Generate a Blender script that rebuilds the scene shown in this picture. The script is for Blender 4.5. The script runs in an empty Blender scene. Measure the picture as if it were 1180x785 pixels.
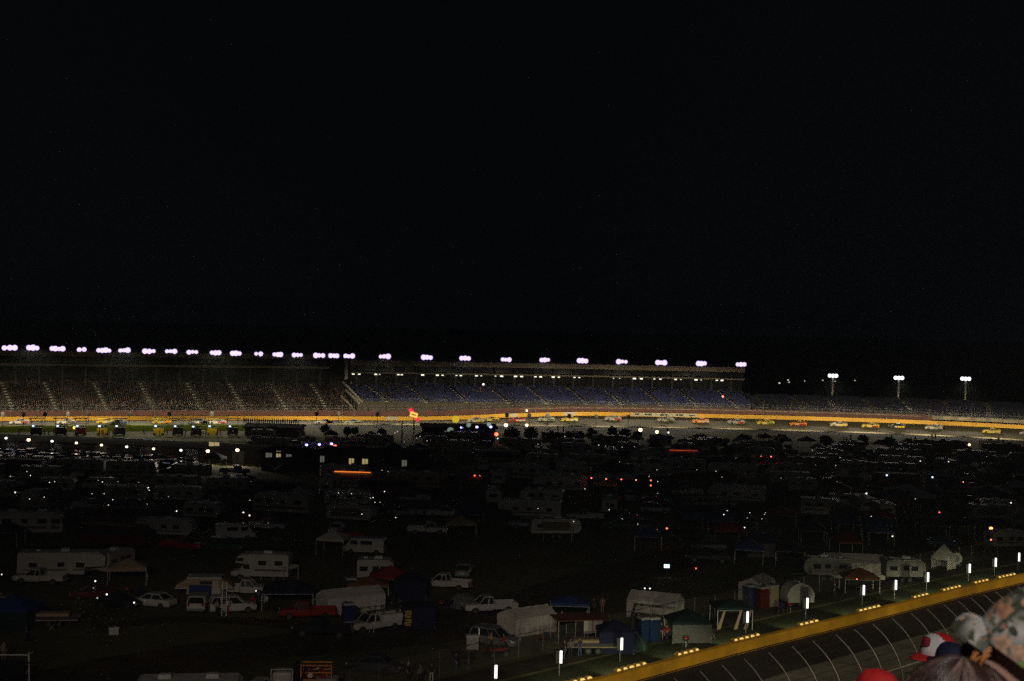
import bpy, bmesh, math, random
from mathutils import Vector, Matrix, noise
R = math.radians
rnd = random.Random(7)
scn = bpy.context.scene
COL = scn.collection

# ------------------------------------------------------------------ camera geometry (photo pixels, 1180 x 785)
F, CX, CY, ROLL, CAMH = 1600.0, 590.0, 392.5, 0.022, 30.0
PITCH = math.atan((CY - 370.0) / F)
cf = Vector((0, math.cos(PITCH), -math.sin(PITCH)))
r0 = Vector((1, 0, 0)); u0 = r0.cross(cf)
cr = (r0 * math.cos(ROLL) + u0 * math.sin(ROLL)).normalized(); cu = cr.cross(cf).normalized()
CAM = Vector((0, 0, CAMH))
def ray(px, py): return cf + cr * ((px - CX) / F) + cu * (-(py - CY) / F)
def G(px, py, z=0.0):                      # where a line of sight meets the level z
    d = ray(px, py); t = (z - CAMH) / d.z
    return CAM + d * t
def D(px, py, y):                          # the point at distance y
    d = ray(px, py); return CAM + d * (y / d.y)
def proj(p):
    v = Vector(p) - CAM; w = v.dot(cf)
    return (CX + F * v.dot(cr) / w, CY - F * v.dot(cu) / w) if w > .1 else (9999, 9999)

# ------------------------------------------------------------------ materials
MATS = {}
def mat(name, c, rough=.6, metal=0., var=.12, scale=2.5, emit=None, estr=0., bump=0., alpha=None, coat=0., spec=.5):
    if name in MATS: return MATS[name]
    m = bpy.data.materials.new(name); m.use_nodes = True; nt = m.node_tree; b = nt.nodes['Principled BSDF']
    b.inputs['Roughness'].default_value = rough; b.inputs['Metallic'].default_value = metal
    b.inputs['Coat Weight'].default_value = coat; b.inputs['Specular IOR Level'].default_value = spec
    if alpha is not None: b.inputs['Alpha'].default_value = alpha
    if emit is not None:
        b.inputs['Emission Color'].default_value = (*emit, 1); b.inputs['Emission Strength'].default_value = estr
    if var > 0:
        tc = nt.nodes.new('ShaderNodeTexCoord'); nz = nt.nodes.new('ShaderNodeTexNoise')
        nz.inputs['Scale'].default_value = scale; nz.inputs['Detail'].default_value = 5
        nt.links.new(tc.outputs['Object'], nz.inputs['Vector'])
        rp = nt.nodes.new('ShaderNodeValToRGB'); e = rp.color_ramp.elements
        e[0].position = .3; e[1].position = .7
        e[0].color = (*[max(0, x * (1 - var)) for x in c], 1); e[1].color = (*[min(1, x * (1 + var)) for x in c], 1)
        nt.links.new(nz.outputs['Fac'], rp.inputs['Fac']); nt.links.new(rp.outputs['Color'], b.inputs['Base Color'])
        if bump:
            bp = nt.nodes.new('ShaderNodeBump'); bp.inputs['Strength'].default_value = bump; bp.inputs['Distance'].default_value = .05
            nt.links.new(nz.outputs['Fac'], bp.inputs['Height']); nt.links.new(bp.outputs['Normal'], b.inputs['Normal'])
    else: b.inputs['Base Color'].default_value = (*c, 1)
    MATS[name] = m; return m
def lamp_mat(name, c, s):
    m = mat(name, (.8, .8, .8), .4, emit=c, estr=s, var=0); m.cycles.emission_sampling = 'AUTO' if name in ('flood_violet', 'pole_flood', 'mirror_white', 'warm_lamp') else 'NONE'; return m
def attr_mat(name, rough=.8, attr='col'):
    m = bpy.data.materials.new(name); m.use_nodes = True; nt = m.node_tree; b = nt.nodes['Principled BSDF']
    b.inputs['Roughness'].default_value = rough
    a = nt.nodes.new('ShaderNodeAttribute'); a.attribute_name = attr
    nt.links.new(a.outputs['Color'], b.inputs['Base Color']); MATS[name] = m; return m
def ramp_mat(name, stops, scale, rough=.85, detail=6, bump=.3, dist=.3, tex='noise', stretch=(1, 1, 1)):
    m = bpy.data.materials.new(name); m.use_nodes = True; nt = m.node_tree; b = nt.nodes['Principled BSDF']; b.inputs['Specular IOR Level'].default_value = .12
    b.inputs['Roughness'].default_value = rough
    tc = nt.nodes.new('ShaderNodeTexCoord'); mp = nt.nodes.new('ShaderNodeMapping'); mp.inputs['Scale'].default_value = stretch
    nz = nt.nodes.new('ShaderNodeTexNoise'); nz.inputs['Scale'].default_value = scale; nz.inputs['Detail'].default_value = detail
    nz.inputs['Roughness'].default_value = .65
    rp = nt.nodes.new('ShaderNodeValToRGB'); el = rp.color_ramp.elements
    while len(el) < len(stops): el.new(.5)
    for e, (p, c) in zip(el, stops): e.position = p; e.color = (*c, 1)
    nt.links.new(tc.outputs['Object'], mp.inputs['Vector']); nt.links.new(mp.outputs['Vector'], nz.inputs['Vector'])
    nt.links.new(nz.outputs['Fac'], rp.inputs['Fac']); nt.links.new(rp.outputs['Color'], b.inputs['Base Color'])
    if bump:
        n2 = nt.nodes.new('ShaderNodeTexNoise'); n2.inputs['Scale'].default_value = scale * 14; n2.inputs['Detail'].default_value = 4
        nt.links.new(tc.outputs['Object'], n2.inputs['Vector'])
        bp = nt.nodes.new('ShaderNodeBump'); bp.inputs['Strength'].default_value = bump; bp.inputs['Distance'].default_value = dist
        nt.links.new(n2.outputs['Fac'], bp.inputs['Height']); nt.links.new(bp.outputs['Normal'], b.inputs['Normal'])
    MATS[name] = m; return m
M = MATS

# ------------------------------------------------------------------ mesh builder
class MB:
    def __init__(s): s.v = []; s.f = []; s.mi = []; s.sm = []; s.col = []
    def add(s, vs, fs, mi=0, smooth=False, T=None, col=None):
        o = len(s.v)
        s.v += [tuple(T @ Vector(v)) if T is not None else tuple(v) for v in vs]
        for f in fs:
            s.f.append(tuple(i + o for i in f)); s.mi.append(mi); s.sm.append(smooth); s.col.append(col)
        return s
    def box(s, c, d, mi=0, rz=0., top=(1, 1), T=None, col=None):
        x, y, z = d[0] / 2, d[1] / 2, d[2] / 2; a, b = top
        vs = [(-x, -y, -z), (x, -y, -z), (x, y, -z), (-x, y, -z), (-x * a, -y * b, z), (x * a, -y * b, z), (x * a, y * b, z), (-x * a, y * b, z)]
        Q = Matrix.Translation(c) @ Matrix.Rotation(rz, 4, 'Z')
        if T is not None: Q = T @ Q
        return s.add(vs, [(3, 2, 1, 0), (4, 5, 6, 7), (0, 1, 5, 4), (1, 2, 6, 5), (2, 3, 7, 6), (3, 0, 4, 7)], mi, False, Q, col)
    def bar(s, a, b, w, h=None, mi=0, col=None):
        a, b = Vector(a), Vector(b); d = b - a; L = d.length
        if L < 1e-6: return s
        q = d.to_track_quat('X', 'Z').to_matrix().to_4x4()
        return s.box((0, 0, 0), (L, w, h or w), mi, T=Matrix.Translation((a + b) / 2) @ q, col=col)
    def tube(s, pts, r, n=8, mi=0, cap=True, smooth=True, col=None):
        pts = [Vector(p) for p in pts]; rs = r if isinstance(r, (list, tuple)) else [r] * len(pts)
        vs = []; fs = []; up = Vector((.13, .21, .97))
        for i, p in enumerate(pts):
            t = (pts[min(i + 1, len(pts) - 1)] - pts[max(i - 1, 0)])
            if t.length < 1e-9: t = Vector((0, 0, 1))
            t.normalize(); a = t.cross(up)
            if a.length < .1: a = t.cross(Vector((1, 0, 0)))
            a.normalize(); b = t.cross(a)
            for k in range(n):
                an = 2 * math.pi * k / n; vs.append(p + (a * math.cos(an) + b * math.sin(an)) * rs[i])
        for i in range(len(pts) - 1):
            for k in range(n): fs.append((i * n + k, i * n + (k + 1) % n, (i + 1) * n + (k + 1) % n, (i + 1) * n + k))
        s.add(vs, fs, mi, smooth, col=col)
        if cap:
            s.add(vs[:n], [tuple(range(n))], mi, col=col); s.add(vs[-n:], [tuple(range(n - 1, -1, -1))], mi, col=col)
        return s
    def cyl(s, c, r, h, n=12, mi=0, axis='Z', r2=None, smooth=True):
        ax = {'X': Vector((1, 0, 0)), 'Y': Vector((0, 1, 0)), 'Z': Vector((0, 0, 1))}[axis]; c = Vector(c)
        return s.tube([c - ax * h / 2, c + ax * h / 2], [r, r if r2 is None else r2], n, mi, smooth=smooth)
    def loft(s, rings, mi=0, smooth=False, cap=True, closed=True, col=None):
        n = len(rings[0]); vs = [p for r in rings for p in r]; fs = []
        for i in range(len(rings) - 1):
            for k in range(n if closed else n - 1):
                fs.append((i * n + k, i * n + (k + 1) % n, (i + 1) * n + (k + 1) % n, (i + 1) * n + k))
        if cap: fs += [tuple(range(n - 1, -1, -1)), tuple(range((len(rings) - 1) * n, len(rings) * n))]
        return s.add(vs, fs, mi, smooth, col=col)
    def rbox(s, c, d, r=.12, mi=0, top=None, rz=0., seg=3):
        top = r if top is None else top
        def ring(z, ins):
            out = []; x, y = d[0] / 2 - ins, d[1] / 2 - ins; q = max(r - ins * .5, .02)
            for (sx, sy, a0) in ((1, 1, 0), (-1, 1, 90), (-1, -1, 180), (1, -1, 270)):
                for k in range(seg + 1):
                    a = R(a0 + 90 * k / seg); out.append((sx * (x - q) + q * math.cos(a), sy * (y - q) + q * math.sin(a), z))
            return out
        h = d[2] / 2; rings = [ring(-h, 0), ring(h - top, 0), ring(h - top * .35, top * .3), ring(h, top)]
        Q = Matrix.Translation(c) @ Matrix.Rotation(rz, 4, 'Z')
        rings = [[tuple(Q @ Vector(p)) for p in rr] for rr in rings]
        return s.loft(rings, mi)
    def prism(s, poly, y0, y1, mi=0):            # poly in (x, z), extruded along y
        n = len(poly); vs = [(x, y0, z) for x, z in poly] + [(x, y1, z) for x, z in poly]
        fs = [tuple(range(n)), tuple(range(2 * n - 1, n - 1, -1))] + [(i, i + n, (i + 1) % n + n, (i + 1) % n) for i in range(n)]
        return s.add(vs, fs, mi)
    def quad(s, a, b, c, d, mi=0, col=None): return s.add([a, b, c, d], [(0, 1, 2, 3)], mi, col=col)
    def sphere(s, c, rad, nu=12, nv=8, mi=0, smooth=True, half=False):
        rad = (rad,) * 3 if not isinstance(rad, (tuple, list)) else rad; vs = []; fs = []
        for i in range(nv + 1):
            th = (math.pi / 2 if half else math.pi) * i / nv
            for k in range(nu):
                ph = 2 * math.pi * k / nu
                vs.append((c[0] + rad[0] * math.sin(th) * math.cos(ph), c[1] + rad[1] * math.sin(th) * math.sin(ph), c[2] + rad[2] * math.cos(th)))
        for i in range(nv):
            for k in range(nu): fs.append((i * nu + k, (i + 1) * nu + k, (i + 1) * nu + (k + 1) % nu, i * nu + (k + 1) % nu))
        return s.add(vs, fs, mi, smooth)
    def mesh(s, name, mats):
        me = bpy.data.meshes.new(name); me.from_pydata(s.v, [], s.f)
        for m in mats: me.materials.append(m)
        if s.f:
            me.polygons.foreach_set('material_index', s.mi); me.polygons.foreach_set('use_smooth', s.sm)
        if any(c is not None for c in s.col):
            a = me.attributes.new('col', 'FLOAT_COLOR', 'FACE')
            a.data.foreach_set('color', [x for c in s.col for x in (*(c or (.2, .2, .2)), 1)])
        me.validate(); me.update(); return me
    def build(s, name, mats, parent=None):
        mats = mats if isinstance(mats, (list, tuple)) else [mats]
        o = bpy.data.objects.new(name, s.mesh(name, mats)); COL.objects.link(o)
        if parent is not None: o.parent = parent
        return o

def tag(o, label=None, cat=None, group=None, kind=None):
    if label: o['label'] = label
    if cat: o['category'] = cat
    if group: o['group'] = group
    if kind: o['kind'] = kind
    return o
def empty(name, loc=(0, 0, 0), rz=0.):
    o = bpy.data.objects.new(name, None); COL.objects.link(o); o.empty_display_size = .2
    o.location = loc; o.rotation_euler = (0, 0, rz); return o
def thing(name, label, cat, loc=(0, 0, 0), rz=0., group=None):
    return tag(empty(name, loc, rz), label, cat, group)
def copy_tree(o, parent=None):
    c = o.copy(); COL.objects.link(c)
    if parent is not None: c.parent = parent
    for ch in list(o.children): copy_tree(ch, c)
    return c
def recolor(o, m, slot_name='paint'):
    for x in [o] + list(o.children_recursive):
        if x.type != 'MESH': continue
        for sl in x.material_slots:
            if sl.material and sl.material.name.startswith(slot_name):
                sl.link = 'OBJECT'; sl.material = m
class Kit:                                   # parts of one kind of thing; built whole with parts or as one far-off mesh
    def __init__(s, name): s.name = name; s.parts = []
    def part(s, name, mats, sub_of=None):
        mb = MB(); s.parts.append((name, mb, mats if isinstance(mats, (list, tuple)) else [mats], sub_of, len(s.parts))); return mb
    def tree(s):
        root = empty(s.name); made = {}
        for (n, mb, ms, sub, i) in s.parts:
            o = mb.build(n, ms, made[sub] if sub is not None and sub in made else root)
            made.setdefault(n, o)
        return root
    def whole(s):
        big = MB(); mats = []
        for (n, mb, ms, sub, i) in s.parts:
            idx = []
            for m in ms:
                if m not in mats: mats.append(m)
                idx.append(mats.index(m))
            o = len(big.v); big.v += mb.v
            big.f += [tuple(k + o for k in f) for f in mb.f]; big.mi += [idx[k] for k in mb.mi]; big.sm += mb.sm; big.col += mb.col
        return big.build(s.name, mats)
ORD = 'zero first second third fourth fifth sixth seventh eighth ninth tenth eleventh twelfth thirteenth fourteenth fifteenth sixteenth seventeenth eighteenth nineteenth twentieth'.split()
def ordw(n):
    if n <= 20: return ORD[n]
    tens = {2: 'twenty', 3: 'thirty', 4: 'forty', 5: 'fifty', 6: 'sixty', 7: 'seventy', 8: 'eighty', 9: 'ninety'}
    if n % 10 == 0: return tens[n // 10][:-1] + 'ieth'
    return tens[n // 10] + '-' + ORD[n % 10]
def light(kind, loc, power, color, target=None, size=R(60), blend=.5, radius=.4, wide=1.):
    l = bpy.data.lights.new(kind.lower() + '_lamp', kind); l.energy = power; l.color = color
    if kind == 'SPOT': l.spot_size = size; l.spot_blend = blend
    if kind != 'SUN': l.shadow_soft_size = radius
    o = bpy.data.objects.new('lamp_light', l); COL.objects.link(o); o.location = loc
    if target is not None: o.rotation_euler = (Vector(target) - Vector(loc)).to_track_quat('-Z', 'Y').to_euler()
    o.scale = (wide, 1, 1)                   # an oval beam, wider than tall
    return o
LAND = []          # named landmarks used to tell the dim vehicles of the camp apart
def landmark(o_or_p, phrase):
    p = o_or_p.location if hasattr(o_or_p, 'location') else o_or_p
    LAND.append((Vector((p[0], p[1], 0)), phrase))
OCC = []           # ground already taken: (x, y, radius)
def occupy(x, y, r): OCC.append((x, y, r))
def free(x, y, r): return all((x - a) ** 2 + (y - b) ** 2 > (r + c) ** 2 for a, b, c in OCC)

# shared materials
mat('concrete', (.32, .31, .29), .85, scale=.6, bump=.2); mat('dark_steel', (.05, .05, .055), .5, .6); mat('steel', (.35, .35, .36), .45, .7)
mat('white_metal', (.7, .7, .68), .45); mat('black', (.015, .015, .017), .6); mat('tyre', (.02, .02, .02), .85)
mat('rim', (.10, .10, .105), .5, .5); mat('glass', (.02, .025, .03), .06, 0, var=0); mat('plastic_grey', (.2, .2, .21), .6)
mat('tail_red', (.35, .02, .02), .25, var=0); mat('headlamp_glass', (.75, .75, .72), .12, var=0); mat('chrome', (.7, .7, .7), .15, 1., var=0)
for n, c in dict(white=(.60, .58, .53), silver=(.38, .38, .4), black=(.02, .02, .024), red=(.32, .02, .02), blue=(.018, .038, .13), green=(.03, .09, .05), tan=(.42, .34, .24), grey=(.14, .14, .15), maroon=(.12, .01, .015), yellow=(.65, .48, .03), orange=(.7, .25, .03)).items():
    mat('paint_' + n, c, .32, .0 if n not in ('silver', 'grey') else .5, var=.05, scale=.8, coat=.5)
mat('rv_white', (.50, .475, .43), .45, var=.1, scale=.7); mat('rv_roof', (.66, .64, .6), .5, var=.18, scale=1.2); mat('stripe_dark', (.16, .08, .06), .5)
mat('canvas_white', (.66, .61, .55), .85, var=.12, scale=1.5, bump=.4); mat('canvas_blue', (.02, .05, .18), .8, bump=.4); mat('canvas_red', (.24, .015, .015), .8, bump=.4)
mat('canvas_green', (.010, .032, .03), .85, bump=.4); mat('canvas_tan', (.4, .3, .2), .85, bump=.4); mat('canvas_navy', (.010, .013, .05), .85, bump=.4); mat('canvas_grey', (.16, .16, .15), .85, bump=.4)
mat('canvas_orange', (.22, .085, .04), .85, bump=.4)
# ------------------------------------------------------------------ world, camera, render settings
w = bpy.data.worlds.new('World'); scn.world = w; w.use_nodes = True
nt = w.node_tree; bg = nt.nodes['Background']
sky = nt.nodes.new('ShaderNodeTexSky'); sky.sky_type = 'NISHITA'; sky.sun_disc = False
sky.sun_elevation = R(-4); sky.sun_rotation = R(200)
mixn = nt.nodes.new('ShaderNodeMix'); mixn.data_type = 'RGBA'; mixn.inputs[0].default_value = .97
mixn.inputs[7].default_value = (.0115, .0160, .0225, 1)
nt.links.new(sky.outputs[0], mixn.inputs[6]); nt.links.new(mixn.outputs[2], bg.inputs[0]); bg.inputs[1].default_value = .1
cd = bpy.data.cameras.new('camera'); cam = bpy.data.objects.new('camera', cd); COL.objects.link(cam)
cam.matrix_world = Matrix(((cr.x, cu.x, -cf.x, 0), (cr.y, cu.y, -cf.y, 0), (cr.z, cu.z, -cf.z, CAMH), (0, 0, 0, 1)))
cd.sensor_width = 36; cd.lens = F / 1180 * 36; cd.clip_end = 6000; cd.clip_start = .2
cd.dof.use_dof = True; cd.dof.focus_distance = 250; cd.dof.aperture_fstop = 7.0
scn.camera = cam
scn.view_settings.view_transform = 'Standard'; scn.view_settings.look = 'None'; scn.view_settings.gamma = 1; scn.view_settings.exposure = 0
scn.cycles.use_denoising = False; scn.cycles.sample_clamp_direct = 2.6; scn.cycles.sample_clamp_indirect = .06; scn.cycles.max_bounces = 5; scn.cycles.transparent_max_bounces = 12
scn.cycles.caustics_reflective = False; scn.cycles.caustics_refractive = False

# ------------------------------------------------------------------ far track: inner edge as a curve in plan
ctl = [(-330, 322), (-200, 340), (0, 358), (230, 376), (440, 390), (590, 397), (690, 400), (810, 402), (930, 401), (1050, 396), (1180, 384), (1350, 360), (1500, 335)]
cp = [Vector(((px - 590) / F * z, z)) for px, z in ctl]
path = []
for i in range(1, len(cp) - 2):
    p0, p1, p2, p3 = cp[i - 1:i + 3]
    n = max(2, int((p2 - p1).length / 1.5))
    for k in range(n):
        t = k / n
        path.append(.5 * ((2 * p1) + (-p0 + p2) * t + (2 * p0 - 5 * p1 + 4 * p2 - p3) * t * t + (-p0 + 3 * p1 - 3 * p2 + p3) * t ** 3))
path.append(cp[-2]); NP = len(path)
nrm = []
for i in range(NP):
    t = (path[min(i + 1, NP - 1)] - path[max(i - 1, 0)]).normalized(); nrm.append(Vector((-t.y, t.x)))
SL = [0.]
for i in range(1, NP): SL.append(SL[-1] + (path[i] - path[i - 1]).length)
def far(i, off, z=0.):
    if isinstance(i, float):
        a = max(0, min(NP - 2, int(i))); t = i - a
        p = path[a].lerp(path[a + 1], t); n = nrm[a].lerp(nrm[a + 1], t).normalized()
    else: p, n = path[i], nrm[i]
    q = p + n * off; return Vector((q.x, q.y, z))
def idx_px(px, off=0., z=0.):              # the place along the far track that shows at photo column px
    lo, hi = 0., NP - 1.001
    for _ in range(40):
        m = (lo + hi) / 2
        if proj(far(m, off, z))[0] < px: lo = m
        else: hi = m
    return lo
def rot_at(i):
    a = max(0, min(NP - 1, int(i))); return math.atan2(-nrm[a].x, nrm[a].y)
I460, I700 = idx_px(460), idx_px(705)
def bank(i):
    t = max(0., min(1., (i - I460) / (I700 - I460))); t = t * t * (3 - 2 * t); return .05 + 2.1 * t
TW = 16.0
def sweep(sec, i0, i1, name, mats, parent=None, step=2, closed=True, mi=None):
    """sec(i) -> list of (off, z); a strip of cross-sections along the track"""
    ids = list(range(int(i0), int(i1), step)) + [int(i1)]
    rings = [[tuple(far(i, o, z)) for o, z in sec(i)] for i in ids]
    mb = MB(); mb.loft(rings, 0, False, closed, closed); return mb.build(name, mats, parent)

# ground, grass, track surfaces
mat('kerb_pale', (.42, .39, .30), .9, scale=.5, var=.1)
ramp_mat('infield_ground', [(.32, (.09, .082, .05)), (.45, (.12, .125, .06)), (.56, (.17, .15, .085)), (.7, (.24, .19, .13))], .06, .95, bump=.3)
ramp_mat('turf', [(.3, (.075, .105, .007)), (.6, (.12, .15, .01)), (.8, (.18, .18, .018))], .25, .98, bump=.2); M['turf'].node_tree.nodes['Principled BSDF'].inputs['Specular IOR Level'].default_value = 0.
ramp_mat('asphalt', [(.3, (.062, .055, .036)), (.55, (.076, .068, .045)), (.75, (.09, .082, .055))], .12, .8, bump=.15, stretch=(.2, 1, 1))
ramp_mat('apron_asphalt', [(.3, (.03, .028, .019)), (.7, (.05, .046, .03))], .2, .85, bump=.15)
mat('line_white', (.62, .58, .46), .7, scale=.5, var=.2); mat('wall_yellow', (.78, .42, .022), .5, scale=.35, var=.13)
mat('fence_red', (.075, .012, .01), .6, scale=.4, var=.35); mat('banner_white', (.66, .63, .5), .6)
mb = MB(); N = 40
gx = [-4000, -1200, -500] + [-420 + 21 * k for k in range(41)] + [500, 1200, 4000]; gy = [-900, -300] + [-100 + 20 * k for k in range(31)] + [900, 2000, 4200]
mb.add([(x, y, 0) for y in gy for x in gx], [(j * len(gx) + i, j * len(gx) + i + 1, (j + 1) * len(gx) + i + 1, (j + 1) * len(gx) + i) for j in range(len(gy) - 1) for i in range(len(gx) - 1)])
tag(mb.build('infield_ground', M['infield_ground']), kind='structure')
ia, ib = 0, NP - 1
t = sweep(lambda i: [(0, .012), (TW * .5, bank(i) * .5), (TW, bank(i))], ia, ib, 'far_race_track', M['asphalt'], closed=False); tag(t, kind='structure')
t = sweep(lambda i: [(-11, .008), (-.01, .010)], idx_px(300), ib, 'far_apron', M['apron_asphalt'], closed=False); tag(t, kind='structure')
t = sweep(lambda i: [(-21, .008), (-.01, .010)], ia, idx_px(330), 'infield_turf', M['turf'], closed=False); tag(t, kind='structure')
t = sweep(lambda i: [(.1, .0), (.1, .30), (.5, .30), (.5, .0)], idx_px(315), ib, 'track_kerb', M['kerb_pale']); tag(t, kind='structure')
# outer wall and what stands on it
wl = thing('outer_wall', 'long yellow painted concrete wall along the far outer edge of the lit track', 'wall')
t = sweep(lambda i: [(TW, bank(i) - .3), (TW, bank(i) + 1.15), (TW + .5, bank(i) + 1.15), (TW + .5, bank(i) - .3)], ia, ib, 'wall_barrier', M['wall_yellow'], wl)
landmark(far(idx_px(700), 10), 'lit far track')
def wall_panel(pa, pb, name, marks, label):
    a, b = idx_px(pa, TW, 2.), idx_px(pb, TW, 2.)
    root = thing(name, label, 'banner', far((a + b) / 2, TW, bank(a)))
    mb = MB(); ids = [a + (b - a) * k / 12 for k in range(13)]; L = root.location
    mb.loft([[far(i, TW - .05, bank(i) + .12) - L, far(i, TW - .05, bank(i) + 1.12) - L, far(i, TW - .012, bank(i) + 1.12) - L, far(i, TW - .012, bank(i) + .12) - L] for i in ids])
    mb.build('banner_panel', M['banner_white'], root)
    if marks:
        for (u0_, u1_, v0, v1, sl) in marks:
            mk = MB()
            i0, i1 = a + (b - a) * u0_, a + (b - a) * u1_
            mk.quad(far(i0, TW - .056, bank(i0) + v0) - L, far(i1, TW - .056, bank(i1) + v0 + sl * .3) - L, far(i1, TW - .056, bank(i1) + v1 + sl * .3) - L, far(i0, TW - .056, bank(i0) + v1) - L)
            mk.build('printed_mark', M['black'], root)
    return root
wall_panel(728, 803, 'wall_banner', [(.05, .12, .35, .8, .5), (.20, .24, .4, .85, 0), (.25, .31, .35, .9, 0), (.37, .40, .55, .7, 0), (.44, .5, .3, .9, 0), (.51, .55, .45, .9, 0), (.62, .64, .5, .75, 0), (.68, .72, .4, .85, 0), (.73, .79, .35, .9, 0), (.88, .97, .4, .75, -.4)], 'long white banner with dark marks on the yellow wall behind the white stock car')
wall_panel(650, 664, 'wall_banner', [], 'short plain white panel on the yellow wall above a yellow stock car')
wall_panel(445, 459, 'wall_banner', [], 'pale panel on the yellow wall near the red and yellow pole sign')
wall_panel(588, 596, 'wall_banner', [], 'small pale panel on the yellow wall above a red stock car')
ff = thing('catch_fence', 'dark catch fence with a red banner strip above the far yellow wall', 'fence')
sweep(lambda i: [(TW + 1.2, bank(i) + 1.2), (TW + 1.2, bank(i) + 2.75), (TW + 1.35, bank(i) + 2.75), (TW + 1.35, bank(i) + 1.2)], ia, idx_px(1072), 'banner_strip', M['fence_red'], ff)
mat('fence_pale', (.3, .26, .2), .7, scale=.6, var=.4)
sweep(lambda i: [(TW + 1.2, bank(i) + 1.5), (TW + 1.2, bank(i) + 2.6), (TW + 1.35, bank(i) + 2.6), (TW + 1.35, bank(i) + 1.5)], idx_px(1073), ib, 'banner_strip', M['fence_pale'], ff)
sweep(lambda i: [(TW + 1.18, bank(i) + 2.2), (TW + 1.18, bank(i) + 2.36), (TW + 1.199, bank(i) + 2.36), (TW + 1.199, bank(i) + 2.2)], idx_px(610), idx_px(1060), 'printed_line', M['fence_pale'], ff)
pts = [0.]; npost = 0
i = 0.
while i < NP - 2 and npost < 98:
    k = float(i); b0 = bank(k); pm = MB()
    pm.tube([far(k, TW + .9, b0 + .9), far(k, TW + .9, b0 + 4.2), far(k, TW + .6, b0 + 4.9), far(k, TW - .4, b0 + 5.5)], .05, 5)
    pm.build('fence_post', M['steel'], ff); npost += 1; i += (NP - 2) / 98
cm = MB()
for h in (2.6, 3.4, 4.2): cm.tube([far(float(k), TW + .9, bank(k) + h) for k in range(0, NP - 1, 6)], .022, 4, cap=False)
cm.build('fence_cable', M['steel'], ff)

# ------------------------------------------------------------------ far grandstands
mat('stand_concrete', (.09, .082, .072), .85, scale=.3, var=.25); mat('fascia', (.66, .58, .49), .7, scale=.25, var=.18); mat('stand_dark', (.012, .013, .015), .9); mat('column_grey', (.06, .058, .055), .8)
mat('seat_blue', (.008, .018, .13), .7, scale=.25, var=.3); mat('seat_unlit', (.006, .010, .04), .8, scale=.3, var=.5); mat('stair_pale', (.6, .56, .46), .7, scale=2); mat('suite_glass', (.03, .035, .04), .1, var=0)
mat('rail_pale', (.55, .53, .46), .5); mat('deck_grey', (.40, .36, .31), .8)
CROWD = MB(); CROWD2 = MB(); attr_mat('crowd_clothes', .9)
def clothes(rr=rnd):
    c = rr.choice([(.3, .22, .18), (.5, .42, .38), (.4, .1, .08), (.12, .12, .16), (.28, .24, .2), (.5, .36, .28), (.06, .06, .08), (.16, .2, .34), (.55, .5, .45), (.35, .22, .15), (.3, .05, .05)])
    k = .62 * rr.choice((.06, .12, .2, .32, .8)) * rr.uniform(.6, 1.1); return tuple(x * k for x in c)
def sitter(mb, p, fx, fy):                    # a seated spectator, half a metre wide
    s = rnd.uniform(.9, 1.1); c = clothes(); q_ = .35 + 1.0 * max(0, noise.noise((p.x * .11, p.z * .5, 4.)) + .25); c = tuple(x * q_ for x in c)
    T = Matrix.Translation(p) @ Matrix.Rotation(math.atan2(fy, fx) - math.pi / 2, 4, 'Z') @ Matrix.Scale(s, 4)
    mb.add([(-.17, -.1, .42), (.17, -.1, .42), (.17, .12, .42), (-.17, .12, .42), (-.23, -.1, .98), (.23, -.1, .98), (.2, .1, 1.0), (-.2, .1, 1.0)], [(0, 1, 5, 4), (1, 2, 6, 5), (2, 3, 7, 6), (3, 0, 4, 7), (4, 5, 6, 7)], T=T, col=c)
    h = tuple(x * q_ for x in ((.3, .19, .15) if rnd.random() < .6 else clothes()))
    mb.add([(-.09, -.1, 1.0), (.09, -.1, 1.0), (.09, .1, 1.0), (-.09, .1, 1.0), (-.08, -.08, 1.24), (.08, -.08, 1.24), (.07, .08, 1.25), (-.07, .08, 1.25)], [(0, 1, 5, 4), (1, 2, 6, 5), (2, 3, 7, 6), (3, 0, 4, 7), (4, 5, 6, 7)], T=T, col=h)
    q = tuple(x * .6 for x in clothes())
    mb.add([(-.17, .1, .5), (.17, .1, .5), (.17, .52, .5), (-.17, .52, .5), (-.15, .52, .05), (.15, .52, .05)], [(0, 1, 2, 3), (3, 2, 5, 4)], T=T, col=q)

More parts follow.
